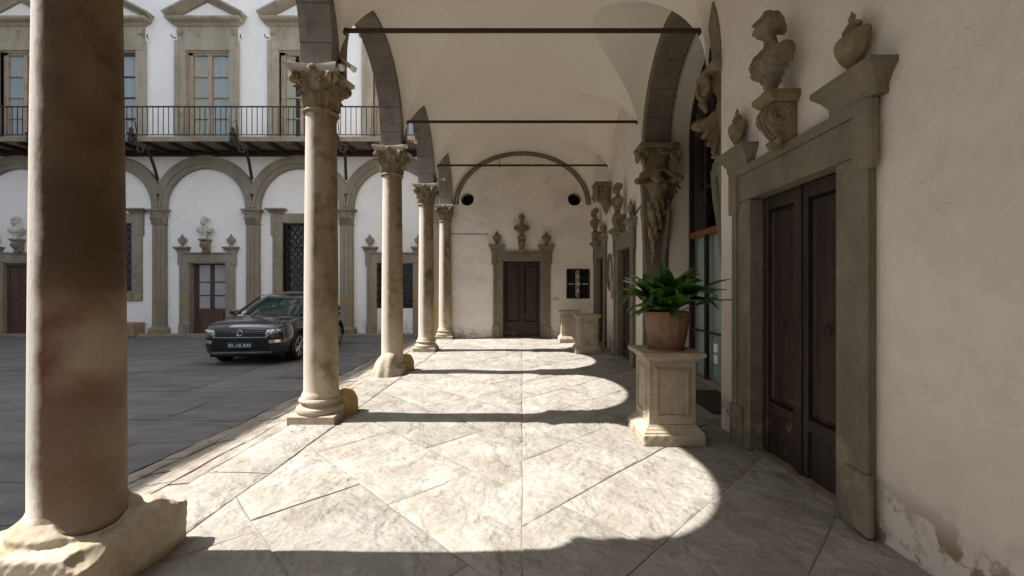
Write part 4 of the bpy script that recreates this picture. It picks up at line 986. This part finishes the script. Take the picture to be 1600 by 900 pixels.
# ---- herms: satyr figures carrying the arch
def herm_fn(X, Y, Z):
    p = (X, Y, Z)
    d = capsule(p, (0, -.20, 3.08), (.02, -.24, 3.36), .10, .125)
    d = smin(d, ell(p, (.03, -.25, 3.50), (.185, .14, .17)), .07)
    for s in (-1, 1): d = smin(d, ell(p, (.03 + s * .075, -.345, 3.52), (.075, .05, .06)), .05)
    d = smin(d, ell(p, (0, -.30, 3.22), (.10, .07, .09)), .05)
    # arms folded over a bowed head
    for s in (-1, 1):
        d = smin(d, capsule(p, (s * .16 + .02, -.24, 3.58), (s * .34, -.36, 3.60 + .03 * s), .07, .055), .04)
        d = smin(d, capsule(p, (s * .34, -.36, 3.60 + .03 * s), (s * .07, -.38, 3.775), .052, .04), .02)
        d = smin(d, capsule(p, (s * .07, -.38, 3.775), (-s * .02, -.40, 3.76), .036, .028), .015)
    d = smin(d, head(p, (-.03, -.36, 3.645), .45, 'beard', 1.15), .012)
    # drapery falling from the hips
    fold = .014 * np.sin(55 * X + 14 * Z) + .008 * np.sin(90 * X - 25 * Z)
    dr = capsule(p, (-.02, -.24, 3.16), (-.07, -.26, 2.55), .14, .06) + fold; dr = smin(dr, capsule(p, (.06, -.26, 3.16), (.02, -.27, 2.75), .07, .05) + fold, .03)
    d = smin(d, dr, .03)
    for k in range(7): d = smin(d, ell(p, (-.065 + .012 * math.sin(k * 2), -.27, 2.55 - .075 * k), (.045 - .003 * k, .04, .05)), .015)
    # wing-like swag on the outer side
    for k in range(4): d = smin(d, capsule(p, (.18, -.17 + .01 * k, 3.72 - .04 * k), (.40 - .05 * k, -.13, 3.50 - .09 * k), .055 - .006 * k, .03), .02)
    return d + .003 * wob(p, 40)
herm_me = mesh_of(surfnet(herm_fn, (-.5, -.56, 2.0), (.5, .06, 3.95), .0125), 'statue_warm', True)
def herm_capital(parent, zs=3.78, w=1.0, name='capital'):
    fl_ = MB(); n = 40; lv = [(.16, zs), (.20, zs + .02), (.19, zs + .05), (.20, zs + .16), (.25, zs + .30), (.29, zs + .36)]
    v, f = [], []
    for r, z in lv:
        for i in range(n):
            a = 2 * math.pi * i / n; rr = r * (1 + (.05 if i % 2 else -.03)); v.append((rr * math.cos(a) * w, -.19 + rr * math.sin(a) * .85, z))
    f = [(k * n + i, k * n + (i + 1) % n, (k + 1) * n + (i + 1) % n, (k + 1) * n + i) for k in range(len(lv) - 1) for i in range(n)] + [tuple(range(n))[::-1], tuple((len(lv) - 1) * n + i for i in range(n))]
    cap = obj(name, v, f, 'statue_warm', parent, 'auto')
    obj('abacus', *stack([(.30 * w, .36, zs + .36), (.34 * w, .43, zs + .39), (.37 * w, .46, zs + .42), (.37 * w, .46, zs + .46), (.34 * w, .42, zs + .49)]), 'statue_warm', cap)
    for s in (-1, 1):
        sv = spiral(0, 0, .105, 2.2, 24)
        obj('volute', *MB().add(tube([(s * .285 * w + s * a * .9, -.40 + .02 * i / 24, zs + .27 + b) for i, (a, b) in enumerate(sv)], [.032 - .014 * i / 24 for i in range(24)], 7)).__dict__.values(), 'statue_warm', cap, 'auto')
        obj('side_volute', *MB().add(tube([(s * .35 * w, -.22 + a * .9, zs + .27 + b) for i, (a, b) in enumerate(sv)], [.032 - .014 * i / 24 for i in range(24)], 7)).__dict__.values(), 'statue_warm', cap, 'auto')
        obj('leaf', *tube([(s * .24 * w, -.36, zs + .30), (s * .30 * w, -.42, zs + .14), (s * .26 * w, -.38, zs + .02)], [.03, .06, .02], 7), 'statue_warm', cap, 'auto')
    eg = MB()
    for k in range(9): eg.add(lathe([(.003, -.035), (.02, -.02), (.025, 0), (.018, .025), (.004, .035)], 7), Matrix.Translation((-.16 * w + .04 * w * k, -.40, zs + .30)))
    eg.build('egg_moulding', 'statue_warm', cap, 'auto')
    return cap
def herm(label, loc, rz, off=0.0):
    t = thing('herm_figure', label, 'statue', loc, rz, 'carved herms carrying the glazed arch')
    link('figure', herm_me, t, sc=(1.14, 1.05, 1.0)); herm_capital(t)
    v, f = stack([(.17, .14, 0.0), (.17, .14, .25), (.13, .12, .3), (.15, .13, 1.5), (.22, .16, 2.9), (.24, .17, 3.05), (.22, .14, 3.3), (.26, .13, 3.8)])
    obj('tapering_pillar', v, f, 'serena', t)
    obj('back_pilaster', *box(-.20 + off, .40 + off, -.07, .01, 0, 3.8, .01), 'serena', t)
    sc_ = MB().add(tube([(.19, -.20, 3.30), (.23, -.25, 3.2)] + [(.20 + .0 * a, -.20 + a, 3.08 + b) for a, b in spiral(0, 0, .12, 2.0, 22)], [.04] * 2 + [.045 - .02 * i / 22 for i in range(22)], 7))
    sc_.add(tube([(.20, -.30, 3.05), (.19, -.24, 2.7), (.15, -.19, 2.2), (.12, -.16, 1.5)], [.05, .06, .05, .03], 7)); sc_.build('side_scroll', 'serena', t, 'auto')
    return t
herm('carved satyr herm with raised arms on the far side of the glazed arch', (2.5, OY1 - .004, 0), 0)
herm('carved satyr herm mostly hidden on the near side of the glazed arch', (2.56, OY0 + .004, 0), math.pi, -.2)
cb = thing('corbel', 'foliate corbel capital high on the right wall under the vault', 'corbel', (WALLX, BAY[5], 0), -math.pi / 2)
herm_capital(cb, 3.86, .62)
obj('leaf_drop', *lathe([(.01, 3.52), (.05, 3.6), (.09, 3.72), (.13, 3.85), (.12, 3.88)], 14, 0, -.12), 'statue_warm', cb, 'auto')
# ================================================================== GLAZED ARCH ON THE RIGHT
gz = thing('glazed_door_screen', 'tall arched glass screen with orange wooden bars in the right wall', 'window', (3.16, AC, 0))
def gbox(n, y0, y1, z0, z1, m='rust_iron', d=.03, parent=gz): return obj(n, *box(-d, d, y0, y1, z0, z1, .004), m, parent)
gw = 1.44
gbox('transom', -gw, gw, 2.53, 2.63, 'wood_orange', .05); gbox('sill', -gw, gw, -.02, .06, 'wood_pale', .06)
for z in (.87, 3.34, 4.24): gbox('glazing_bar', -gw, gw, z - .014, z + .014)
for y in (-.70, .0, .76):
    zt = 4.28 + math.sqrt(gw * gw - y * y); gbox('mullion', y - .032, y + .032, .06, zt, 'door' , .035)
for s in (-1, 1): gbox('side_frame', min(s * gw, s * (gw - .06)), max(s * gw, s * (gw - .06)), 0, 4.28, 'door', .04)
am = MB()
for k in range(20): am.add(ring_seg(gw - .06, gw, math.pi * k / 20, math.pi * (k + 1) / 20, -.04, .04, lambda a, b, t: (t, a, 4.28 + b), 1))
am.build('arch_frame', 'door', gz)
ys = [-gw + .06, -.732, -.668, -.032, .032, .728, .792, gw - .06]
for a, b in ((0, 1), (2, 3), (4, 5), (6, 7)):
    for z0, z1 in ((.06, .856), (.884, 2.53), (2.63, 3.326), (3.354, 4.226)):
        obj('pane', *box(-.004, .004, ys[a], ys[b], z0, z1), 'glass', gz)
obj('fanlight_pane', *plate([(gw * .95 * math.cos(a), gw * .95 * math.sin(a)) for a in np.linspace(0, math.pi, 20)], [], -.004, .004, lambda a, b, t: (t, a, 4.256 + b)), 'glass', gz)
tag(obj('curtain', *box(3.26, 3.28, AC - 1.44, AC + 1.5, .03, 2.6), 'curtain'), 'pale green curtain behind the lower glass on the right', 'curtain')
for k, (z, l) in enumerate(((.64, 'upper white paper notice on the glass door'), (.46, 'lower white paper notice on the glass door'))):
    tag(obj('paper_notice', *box(3.148, 3.151, 6.88, 7.02, z - .07, z + .07), 'paper'), l, 'notice')
tag(obj('door_mat', *box(2.45, 3.05, 5.5, 6.7, .004, .022, .004), 'door'), 'dark brown mat before the glass screen', 'mat')

# ================================================================== END WALL FITTINGS
gr = thing('barred_window', 'small barred window with white mullions low in the end wall', 'window', (0, ENDY, 0))
fr = MB().add(box(GW[0] - .02, GW[0] + .025, -.01, .12, GW[2], GW[3])).add(box(GW[1] - .025, GW[1] + .02, -.01, .12, GW[2], GW[3])).add(box(GW[0], GW[1], -.01, .12, GW[3] - .025, GW[3] + .02)).add(box(GW[0], GW[1], -.01, .12, GW[2] - .02, GW[2] + .025))
fr.build('frame', 'rust_iron', gr)
mx = (GW[0] + GW[1]) / 2
obj('mullion', *MB().add(box(mx - .06, mx + .06, .16, .2, GW[2], GW[3])).add(box(GW[0], GW[1], .162, .195, 1.74, 1.78)).__dict__.values(), 'plaster_end', gr)
obj('pane', *box(GW[0], GW[1], .24, .25, GW[2], GW[3]), 'car_glass', gr)
lattice(GW[0], GW[1], GW[2], GW[3], .245, .235, .011).build('grille', 'rust_iron', gr, loc=(0, .04, 0))
tag(obj('socket_box', *box(1.02, 1.17, ENDY - .03, ENDY + .004, 1.23, 1.33, .008), 'box'), 'small beige socket box right of the end wall door', 'socket')
tag(obj('wall_hook', *tube([(-2.3, ENDY - .02, 1.2), (-2.2, ENDY - .05, 1.19), (-2.1, ENDY - .06, 1.22), (-2.07, ENDY - .06, 1.32), (-2.12, ENDY - .05, 1.37), (-2.17, ENDY - .05, 1.33)], .014, 6), 'lamp_white'), 'curled hook on the end wall beside the engaged column', 'hook')
tag(obj('cable', *tube([(-2.35, ENDY - .012, 3.40), (-1.8, ENDY - .012, 3.395), (-1.13, ENDY - .012, 3.39), (-1.12, ENDY - .012, 3.28)], .009, 5), 'iron'), 'thin dark cable running across the end wall left of the door', 'cable')
tag(obj('pipe_stub', *tube([(-.75, ENDY - .015, 5.9), (-.74, ENDY - .02, 5.55)], .012, 5), 'statue'), 'short vertical pipe under the end wall arch', 'pipe')
tag(obj('letter_box', *box(WALLX - .07, WALLX + .004, 10.58, 10.78, 1.35, 1.85, .01), 'wood_pale'), 'narrow wooden letter box below the oval window', 'box')
tag(obj('cable', *tube([(WALLX - .012, 8.74, 3.12), (WALLX - .012, 8.5, 3.16), (WALLX - .02, 8.2, 3.2)], .014, 5), 'iron'), 'short dark cable beside the far satyr herm', 'cable')

# ================================================================== PEDESTALS AND PLANT
def pedestal(label, loc):
    t = thing('pedestal', label, 'pedestal', loc, group='carved stone pedestals')
    def pl(X, Y, Z): return rbox((X, Y, Z), (0, 0, .06), (.322, .322, .064), .012) + .004 * wob((X, Y, Z), 23) + .002 * wob((X, Y, Z), 60, 1)
    if 'pl' not in URN: URN['pl'] = mesh_of(surfnet(pl, (-.36, -.36, -.03), (.36, .36, .15), .014), 'pedestal', True)
    link('plinth', URN['pl'], t)
    obj('base_moulding', *stack([(.305, .305, .118), (.305, .305, .135), (.285, .285, .15), (.275, .275, .17), (.26, .26, .185), (.255, .255, .2)], True), 'pedestal', t)
    obj('shaft', *box(-.245, .245, -.245, .245, .198, .86, .006), 'pedestal', t)
    for k in range(4):
        mb = MB()
        for (o, i_, p) in ((.185, .165, .010), (.165, .15, .018)):
            for x0, x1, z0, z1 in ((-o, -i_, .27 + .185 - o, .79 - .185 + o), (i_, o, .27 + .185 - o, .79 - .185 + o), (-i_, i_, .27 + .185 - o, .27 + .185 - i_), (-i_, i_, .79 - .185 + i_, .79 - .185 + o)):
                mb.add(box(x0, x1, -.245 - p, -.24, z0, z1, .003))
        mb.build('panel_moulding', 'pedestal', t, rz=k * math.pi / 2)
    obj('cornice', *stack([(.25, .25, .858), (.265, .265, .868), (.27, .27, .88), (.30, .30, .898), (.318, .318, .908), (.322, .322, .915), (.322, .322, .945), (.312, .312, .952)], True), 'pedestal', t)
    return t
pedestal('large stone pedestal carrying the potted plant', (1.555, 4.66, 0))
pedestal('front empty stone pedestal near the end wall', (1.64, 10.88, 0))
pedestal('rear empty stone pedestal against the end wall', (1.43, 13.0, 0))
pot = thing('flower_pot', 'faceted terracotta pot on the large pedestal', 'pot', (1.575, 4.66, .953)); pot.scale = (.94, .94, 1.0)
obj('body', *lathe([(.17, 0), (.185, .012), (.20, .04), (.225, .15), (.248, .30), (.258, .385), (.268, .39), (.268, .41), (.245, .41), (.235, .36)], 14), 'terracotta', pot)
obj('saucer', *lathe([(.2, 0), (.215, .005), (.215, .018), (.19, .02)], 24), 'terracotta', pot)
obj('soil', *lathe([(.24, .355), (.12, .37), (.01, .375)], 20), 'soil', pot)
plant = thing('aspidistra_plant', 'dark green broad-leaved plant in the terracotta pot', 'plant', (1.575, 4.66, 1.32))
def blade(L, W, lean, az, curve, twist, stem, m='leaf'):
    """a lance-shaped leaf on a stalk: leans out along az and arches over"""
    n, k = 12, 5; v, f = [], []; pos = Vector((random.uniform(-.09, .09), random.uniform(-.09, .09), 0)); ang = lean
    dirh = Vector((math.cos(az), math.sin(az), 0)); side = Vector((-math.sin(az), math.cos(az), 0)); pts = []
    tot = stem + L
    for i in range(n + 1):
        t = i / n; pts.append((pos.copy(), ang))
        step = tot / n; ang += curve * step * (.4 + 1.6 * t); pos += (dirh * math.sin(ang) + Vector((0, 0, 1)) * math.cos(ang)) * step
    for i, (p, a) in enumerate(pts):
        s = i / n * tot; t = (s - stem) / L
        w = .006 if t < 0 else max(.004, W * (math.sin(math.pi * min(1, t ** .75)) ** .9))
        nrm = dirh * math.cos(a) - Vector((0, 0, 1)) * math.sin(a); tw = twist * max(0, t)
        for j in range(k):
            u = -1 + 2 * j / (k - 1); sd = side * math.cos(tw) + nrm * math.sin(tw); nn = nrm * math.cos(tw) - side * math.sin(tw)
            v.append(p + sd * (u * w) + nn * (-abs(u) * w * .32 + .006 * math.sin(9 * t + u * 2)))
    for i in range(n):
        for j in range(k - 1): f.append((i * k + j, i * k + j + 1, (i + 1) * k + j + 1, (i + 1) * k + j))
    return obj('leaf', v, f, m, plant, True)
random.seed(5)
for i in range(70):
    az = random.uniform(0, 2 * math.pi); ln = abs(random.gauss(.35, .28)) + .1
    blade(random.uniform(.38, .58), random.uniform(.06, .09), ln, az, random.uniform(1.0, 3.2), random.uniform(-.7, .7), random.uniform(.05, .16))
for az, ln, L, W, cv, tw, st, m in ((2.9, .9, .42, .045, .3, .6, .12, 'leaf_yellow'), (2.4, .03, .42, .075, .2, 1.0, .18, 'leaf'), (-.15, .85, .55, .045, .9, .2, .16, 'leaf'), (.15, .95, .5, .05, 1.2, .1, .2, 'leaf'), (-.4, .7, .55, .045, .8, .4, .15, 'leaf'),
                              (.5, .55, .52, .055, .7, .9, .16, 'leaf'), (-.2, 1.1, .5, .05, .7, -.2, .2, 'leaf'), (3.3, 1.2, .42, .055, 1.8, .2, .1, 'leaf'), (-2.6, 1.0, .4, .06, 2.5, .1, .08, 'leaf'), (-1.9, .9, .36, .065, 3.5, .1, .06, 'leaf'), (-1.4, .8, .36, .065, 4.0, -.2, .06, 'leaf'), (-2.2, .6, .4, .06, 3.0, .2, .1, 'leaf')):
    blade(L, W, ln, az, cv, tw, st, m)

# ================================================================== CAR
car = thing('parked_car', 'dark grey compact crossover parked in the courtyard', 'car', (-6.33, 11.46, CT), R(4.0))
def loft(secs):
    n = len(secs[0]); v = [p for s in secs for p in s]; f = []
    for i in range(len(secs) - 1):
        for k in range(n - 1): f.append((i * n + k, i * n + k + 1, (i + 1) * n + k + 1, (i + 1) * n + k))
    return v, f
#        y     half w  bottom shoulder crown  nose inset
ST_ = [(-2.115, .60, .40, .70, .72), (-2.09, .70, .30, .79, .81), (-2.03, .79, .235, .87, .895), (-1.92, .855, .20, .925, .955), (-1.75, .89, .19, .965, 1.0), (-1.5, .903, .19, .995, 1.035),
       (-1.2, .908, .19, 1.02, 1.065), (-.95, .91, .19, 1.04, 1.085), (-.6, .91, .19, 1.05, 1.06), (.0, .91, .19, 1.06, 1.06), (.8, .91, .19, 1.075, 1.07), (1.4, .907, .19, 1.09, 1.08), (1.75, .885, .22, 1.08, 1.07), (1.95, .84, .28, 1.03, 1.03), (2.08, .75, .36, .93, .93), (2.11, .65, .42, .85, .85)]
secs = []
for y, w, zb, zs, zc_ in ST_:
    h = zs - zb
    half = [(0, zb), (.5 * w, zb), (.88 * w, zb + .02), (.965 * w, zb + .12 * h), (.99 * w, zb + .3 * h), (1.0 * w, zb + .48 * h), (.998 * w, zb + .60 * h), (.972 * w, zb + .70 * h), (.965 * w, zb + .82 * h), (.93 * w, zb + .94 * h), (.86 * w, zs), (.55 * w, zs + (zc_ - zs) * .7), (.25 * w, zc_), (0, zc_)]
    secs.append([(x, y, z) for x, z in half] + [(-x, y, z) for x, z in half[-2::-1]])
bv, bf = loft(secs)
n_ = len(secs[0]); bf.append(tuple(range(n_))[::-1]); bf.append(tuple((len(secs) - 1) * n_ + i for i in range(n_)))
tmp = obj('tmp_body', bv, bf, 'paint', None)
sub = tmp.modifiers.new('s', 'SUBSURF'); sub.levels = 2
cutters = []
for yy in (-1.26, 1.33):
    c_ = obj('tmp_cut', *lathe([(.375, -1.2), (.375, 1.2)], 40), None, None); c_.matrix_world = Matrix.Translation((0, yy, .335)) @ Matrix.Rotation(R(90), 4, 'Y'); cutters.append(c_)
    inner = obj('tmp_core', *box(-.60, .60, -.5, .5, -.5, .5), None, None); inner.location = (0, yy, .34)
    b1 = c_.modifiers.new('b', 'BOOLEAN'); b1.operation = 'DIFFERENCE'; b1.object = inner; b1.solver = 'EXACT'; cutters.append(inner)
    bo = tmp.modifiers.new('b', 'BOOLEAN'); bo.operation = 'DIFFERENCE'; bo.object = c_; bo.solver = 'EXACT'
bpy.context.view_layer.update()
dg = bpy.context.evaluated_depsgraph_get(); body_me = bpy.data.meshes.new_from_object(tmp.evaluated_get(dg)); body_me.name = 'body'
for o_ in [tmp] + cutters: bpy.data.objects.remove(o_)
body_me.polygons.foreach_set('use_smooth', [True] * len(body_me.polygons)); body_me.set_sharp_from_angle(angle=R(40))
body_me.materials.clear(); body_me.materials.append(M['paint'])
body = link('body', body_me, car)
bvh = BVHTree.FromPolygons([tuple(p.co) for p in body_me.vertices], [tuple(p.vertices) for p in body_me.polygons])
def onfront(x, z, off):
    h = bvh.ray_cast(Vector((x, -4, z)), Vector((0, 1, 0)))[0]
    return (x, (h.y if h else -1.9) - off, z)
def patch(name, quad, m, off=.008, nx=8, nz=3, parent=car, thick=.03):
    """a panel laid on the car's nose; quad of (x, z): bottom left, bottom right, top right, top left"""
    v, f = [], []
    for d in (off, off - thick):
        for j in range(nz + 1):
            for i in range(nx + 1):
                s, t = i / nx, j / nz
                x = (1 - t) * ((1 - s) * quad[0][0] + s * quad[1][0]) + t * ((1 - s) * quad[3][0] + s * quad[2][0])
                z = (1 - t) * ((1 - s) * quad[0][1] + s * quad[1][1]) + t * ((1 - s) * quad[3][1] + s * quad[2][1])
                v.append(onfront(x, z, d))
    w = nx + 1; N = w * (nz + 1)
    for j in range(nz):
        for i in range(nx): q = (j * w + i, j * w + i + 1, (j + 1) * w + i + 1, (j + 1) * w + i); f += [q, tuple(k + N for k in reversed(q))]
    rim_ = [i for i in range(w)] + [j * w + nx for j in range(1, nz + 1)] + [nz * w + i for i in range(nx - 1, -1, -1)] + [j * w for j in range(nz - 1, 0, -1)]
    for a, b in zip(rim_, rim_[1:] + rim_[:1]): f.append((a, a + N, b + N, b))
    return obj(name, v, f, m, parent, 'auto')
patch('grille', [(-.50, .655), (.50, .655), (.56, .80), (-.56, .80)], 'plastic', .006, 12, 3)
for z in (.685, .725, .765): patch('grille_bar', [(-.52, z - .008), (.52, z - .008), (.52, z + .008), (-.52, z + .008)], 'paint', .016, 12, 1)
patch('chrome_strip', [(-.50, .63), (.50, .63), (.50, .65), (-.50, .65)], 'chrome', .014, 12, 1)
patch('lower_intake', [(-.62, .34), (.62, .34), (.55, .60), (-.55, .60)], 'plastic', .006, 12, 3)
patch('skid_strip', [(-.62, .285), (.62, .285), (.64, .315), (-.64, .315)], 'chrome', .012, 12, 1)
patch('number_plate', [(-.26, .42), (.26, .42), (.26, .53), (-.26, .53)], 'plate', .026, 4, 1)
for k, x in enumerate((-.21, -.155, -.05, .01, .10, .16, .215)):
    h = (.045, .03, .02, .045, .038, .03, .045)[k]
    patch('plate_mark', [(x - .016, .475 - h / 1.3), (x + .016, .475 - h / 2), (x + .012, .475 + h / 1.4), (x - .014, .475 + h / 2)], 'plate_mark', .029, 1, 1, thick=.004)
patch('plate_mark', [(-.22, .428), (.22, .428), (.22, .436), (-.22, .436)], 'plate_mark', .029, 2, 1, thick=.004)
for s in (-1, 1):
    q = [(s * .52, .70), (s * .80, .745), (s * .835, .83), (s * .56, .80)]
    if s < 0: q = [q[1], q[0], q[3], q[2]]
    hl = patch('headlight', q, 'headlight', .010, 6, 3)
    for xx in (.60, .68, .76): 
        p = onfront(s * xx, .755 + (xx - .6) * .15, .014); obj('lamp_lens', *lathe([(.026, -.01), (.026, .012), (.01, .02)], 12), 'chrome', hl, 'auto').matrix_local = Matrix.Translation(p) @ Matrix.Rotation(R(90), 4, 'X')
    q = [(s * .60, .50), (s * .80, .52), (s * .80, .585), (s * .60, .575)]
    if s < 0: q = [q[1], q[0], q[3], q[2]]
    patch('daylight_lamp', q, 'headlight', .012, 5, 2)
    q = [(s * .58, .46), (s * .83, .47), (s * .83, .63), (s * .56, .62)]
    if s < 0: q = [q[1], q[0], q[3], q[2]]
    patch('bumper_recess', q, 'plastic', .004, 5, 3)
    q = [(s * .505, .63), (s * .545, .63), (s * .62, .70), (s * .56, .70)]
    if s < 0: q = [q[1], q[0], q[3], q[2]]
    patch('chrome_hook', q, 'chrome', .013, 2, 2)
p = onfront(0, .735, .03); bd = thing('badge', None, None); bd.parent = car; bd.location = p
obj('ring', *tube([(.062 * math.cos(a), 0, .062 * math.sin(a)) for a in np.linspace(0, 2 * math.pi, 29)], .007, 6, False), 'chrome', bd, 'auto')
obj('disc', *tube([(0, .004, 0), (0, .012, 0)], .06, 24), 'plastic', bd)
obj('letters', *MB().add(tube([(-.026, 0, .05), (-.0, 0, .006), (.026, 0, .05)], .0055, 5)).add(tube([(-.05, 0, .02), (-.024, 0, -.045), (0, 0, -.004), (.024, 0, -.045), (.05, 0, .02)], .0055, 5)).__dict__.values(), 'chrome', bd)
def ontop(x, y, off):
    h = bvh.ray_cast(Vector((x, y, 3)), Vector((0, 0, -1)))[0]; return (x, y, (h.z if h else .9) + off)
for s in (-1, 1):
    obj('bonnet_seam', *tube([ontop(s * (.66 + .10 * t), -1.98 + 1.0 * t, .001) for t in np.linspace(0, 1, 9)], .005, 5), 'plastic', car)
    obj('bonnet_crease', *tube([ontop(s * (.34 + .10 * t), -1.95 + .9 * t, -.001) for t in np.linspace(0, 1, 9)], .006, 5), 'paint', car, True)
obj('bonnet_seam', *tube([onfront(x, .845 - .10 * abs(x) ** 3, .001) for x in np.linspace(-.66, .66, 15)], .005, 5), 'plastic', car)
# cabin
def srect(y0, y1, hw, z, n=40, e=5.0):
    o_ = []
    for i in range(n):
        a = 2 * math.pi * i / n; c, s = math.cos(a), math.sin(a)
        o_.append((hw * math.copysign(abs(c) ** (2 / e), c), (y0 + y1) / 2 + (y1 - y0) / 2 * math.copysign(abs(s) ** (2 / e), s), z))
    return o_
def shell_(levels, name, m, cap=False):
    v, f = [], []; n = 40
    for l_ in levels: v += srect(*l_)
    for k in range(len(levels) - 1): f += [(k * n + i, k * n + (i + 1) % n, (k + 1) * n + (i + 1) % n, (k + 1) * n + i) for i in range(n)]
    if cap: f.append(tuple((len(levels) - 1) * n + i for i in range(n)))
    return obj(name, v, f, m, car, 'auto')
shell_([(-1.02, 2.02, .80, 1.03), (-.80, 1.93, .765, 1.15), (-.46, 1.80, .70, 1.34), (-.22, 1.68, .645, 1.465)], 'window_glass', 'car_glass')
shell_([(-.24, 1.72, .662, 1.455), (-.16, 1.70, .645, 1.485), (.02, 1.62, .60, 1.53), (.25, 1.45, .50, 1.562), (.5, 1.2, .3, 1.575)], 'roof', 'paint', True)
for s in (-1, 1):
    obj('windscreen_pillar', *tube([(s * .80, -.93, 1.06), (s * .755, -.68, 1.18), (s * .695, -.38, 1.36), (s * .64, -.14, 1.48)], .038, 8), 'paint', car, 'auto')
    obj('door_pillar', *tube([(s * .815, .32, 1.05), (s * .66, .35, 1.47)], .035, 8), 'plastic', car, 'auto')
    obj('rear_pillar', *tube([(s * .80, 1.55, 1.06), (s * .72, 1.45, 1.3), (s * .65, 1.3, 1.47)], .09, 8), 'paint', car, 'auto')
    obj('roof_rail', *tube([(s * .60, -.05, 1.53), (s * .60, .6, 1.575), (s * .58, 1.5, 1.54)], .016, 6), 'chrome', car, 'auto')
    mr = obj('wing_mirror', *surfnet(lambda X, Y, Z: rbox((X, Y, Z), (s * .985, -.62, 1.12), (.105, .055, .07), .05), (s * .985 - .15, -.72, 1.0), (s * .985 + .15, -.52, 1.24), .015), 'paint', car, True)
    obj('mirror_foot', *box(min(s * .82, s * .92), max(s * .82, s * .92), -.63, -.58, 1.06, 1.10, .01), 'plastic', car)
    obj('sill_cladding', *box(min(s * .86, s * .918), max(s * .86, s * .918), -.86, .93, .20, .32, .02), 'plastic', car)
    for yy, nm in ((-1.26, 'front'), (1.33, 'rear')):
        cl = MB()
        for k in range(14):
            a0, a1 = math.pi * (k - .5) / 13, math.pi * (k + .5) / 13
            cl.add(ring_seg(.372, .43, a0, a1, min(s * .88, s * .917), max(s * .88, s * .917), lambda a, b, t: (t, yy + a, .335 + b), 1))
        cl.build('arch_cladding', 'plastic', car)
        wh = thing('wheel', None, None); wh.parent = car; wh.location = (s * .80, yy, .335)
        tm = Matrix.Rotation(R(90) * s, 4, 'Y')
        ty = MB().add(lathe([(.235, -.10), (.31, -.105), (.33, -.08), (.335, -.03), (.335, .03), (.33, .08), (.31, .103), (.24, .10), (.235, .07)], 36, cap=False), tm); ty.build('tyre', 'tyre', wh, 'auto')
        rm_ = MB().add(lathe([(.238, .03), (.238, .098), (.222, .10), (.215, .06)], 36, cap=False), tm)
        for k in range(10):
            a = 2 * math.pi * (k // 2) / 5 + (.16 if k % 2 else -.16)
            c, sn = math.cos(a), math.sin(a); c2, s2 = math.cos(a + (.06 if k % 2 else -.06)), math.sin(a + (.06 if k % 2 else -.06))
            rm_.add(tube([(.045 * c, .045 * sn, .085), (.22 * c2, .22 * s2, .088)], [.02, .014], 5), tm)
        rm_.add(lathe([(.06, .06), (.055, .095), (.02, .10)], 16), tm); rm_.build('rim', 'rim', wh, 'auto')
        obj('brake_disc', *MB().add(lathe([(.225, .0), (.225, .02)], 28), tm).__dict__.values(), 'plastic', wh)
obj('underbody', *box(-.78, .78, -1.9, 1.9, .18, .30, .02), 'plastic', car)
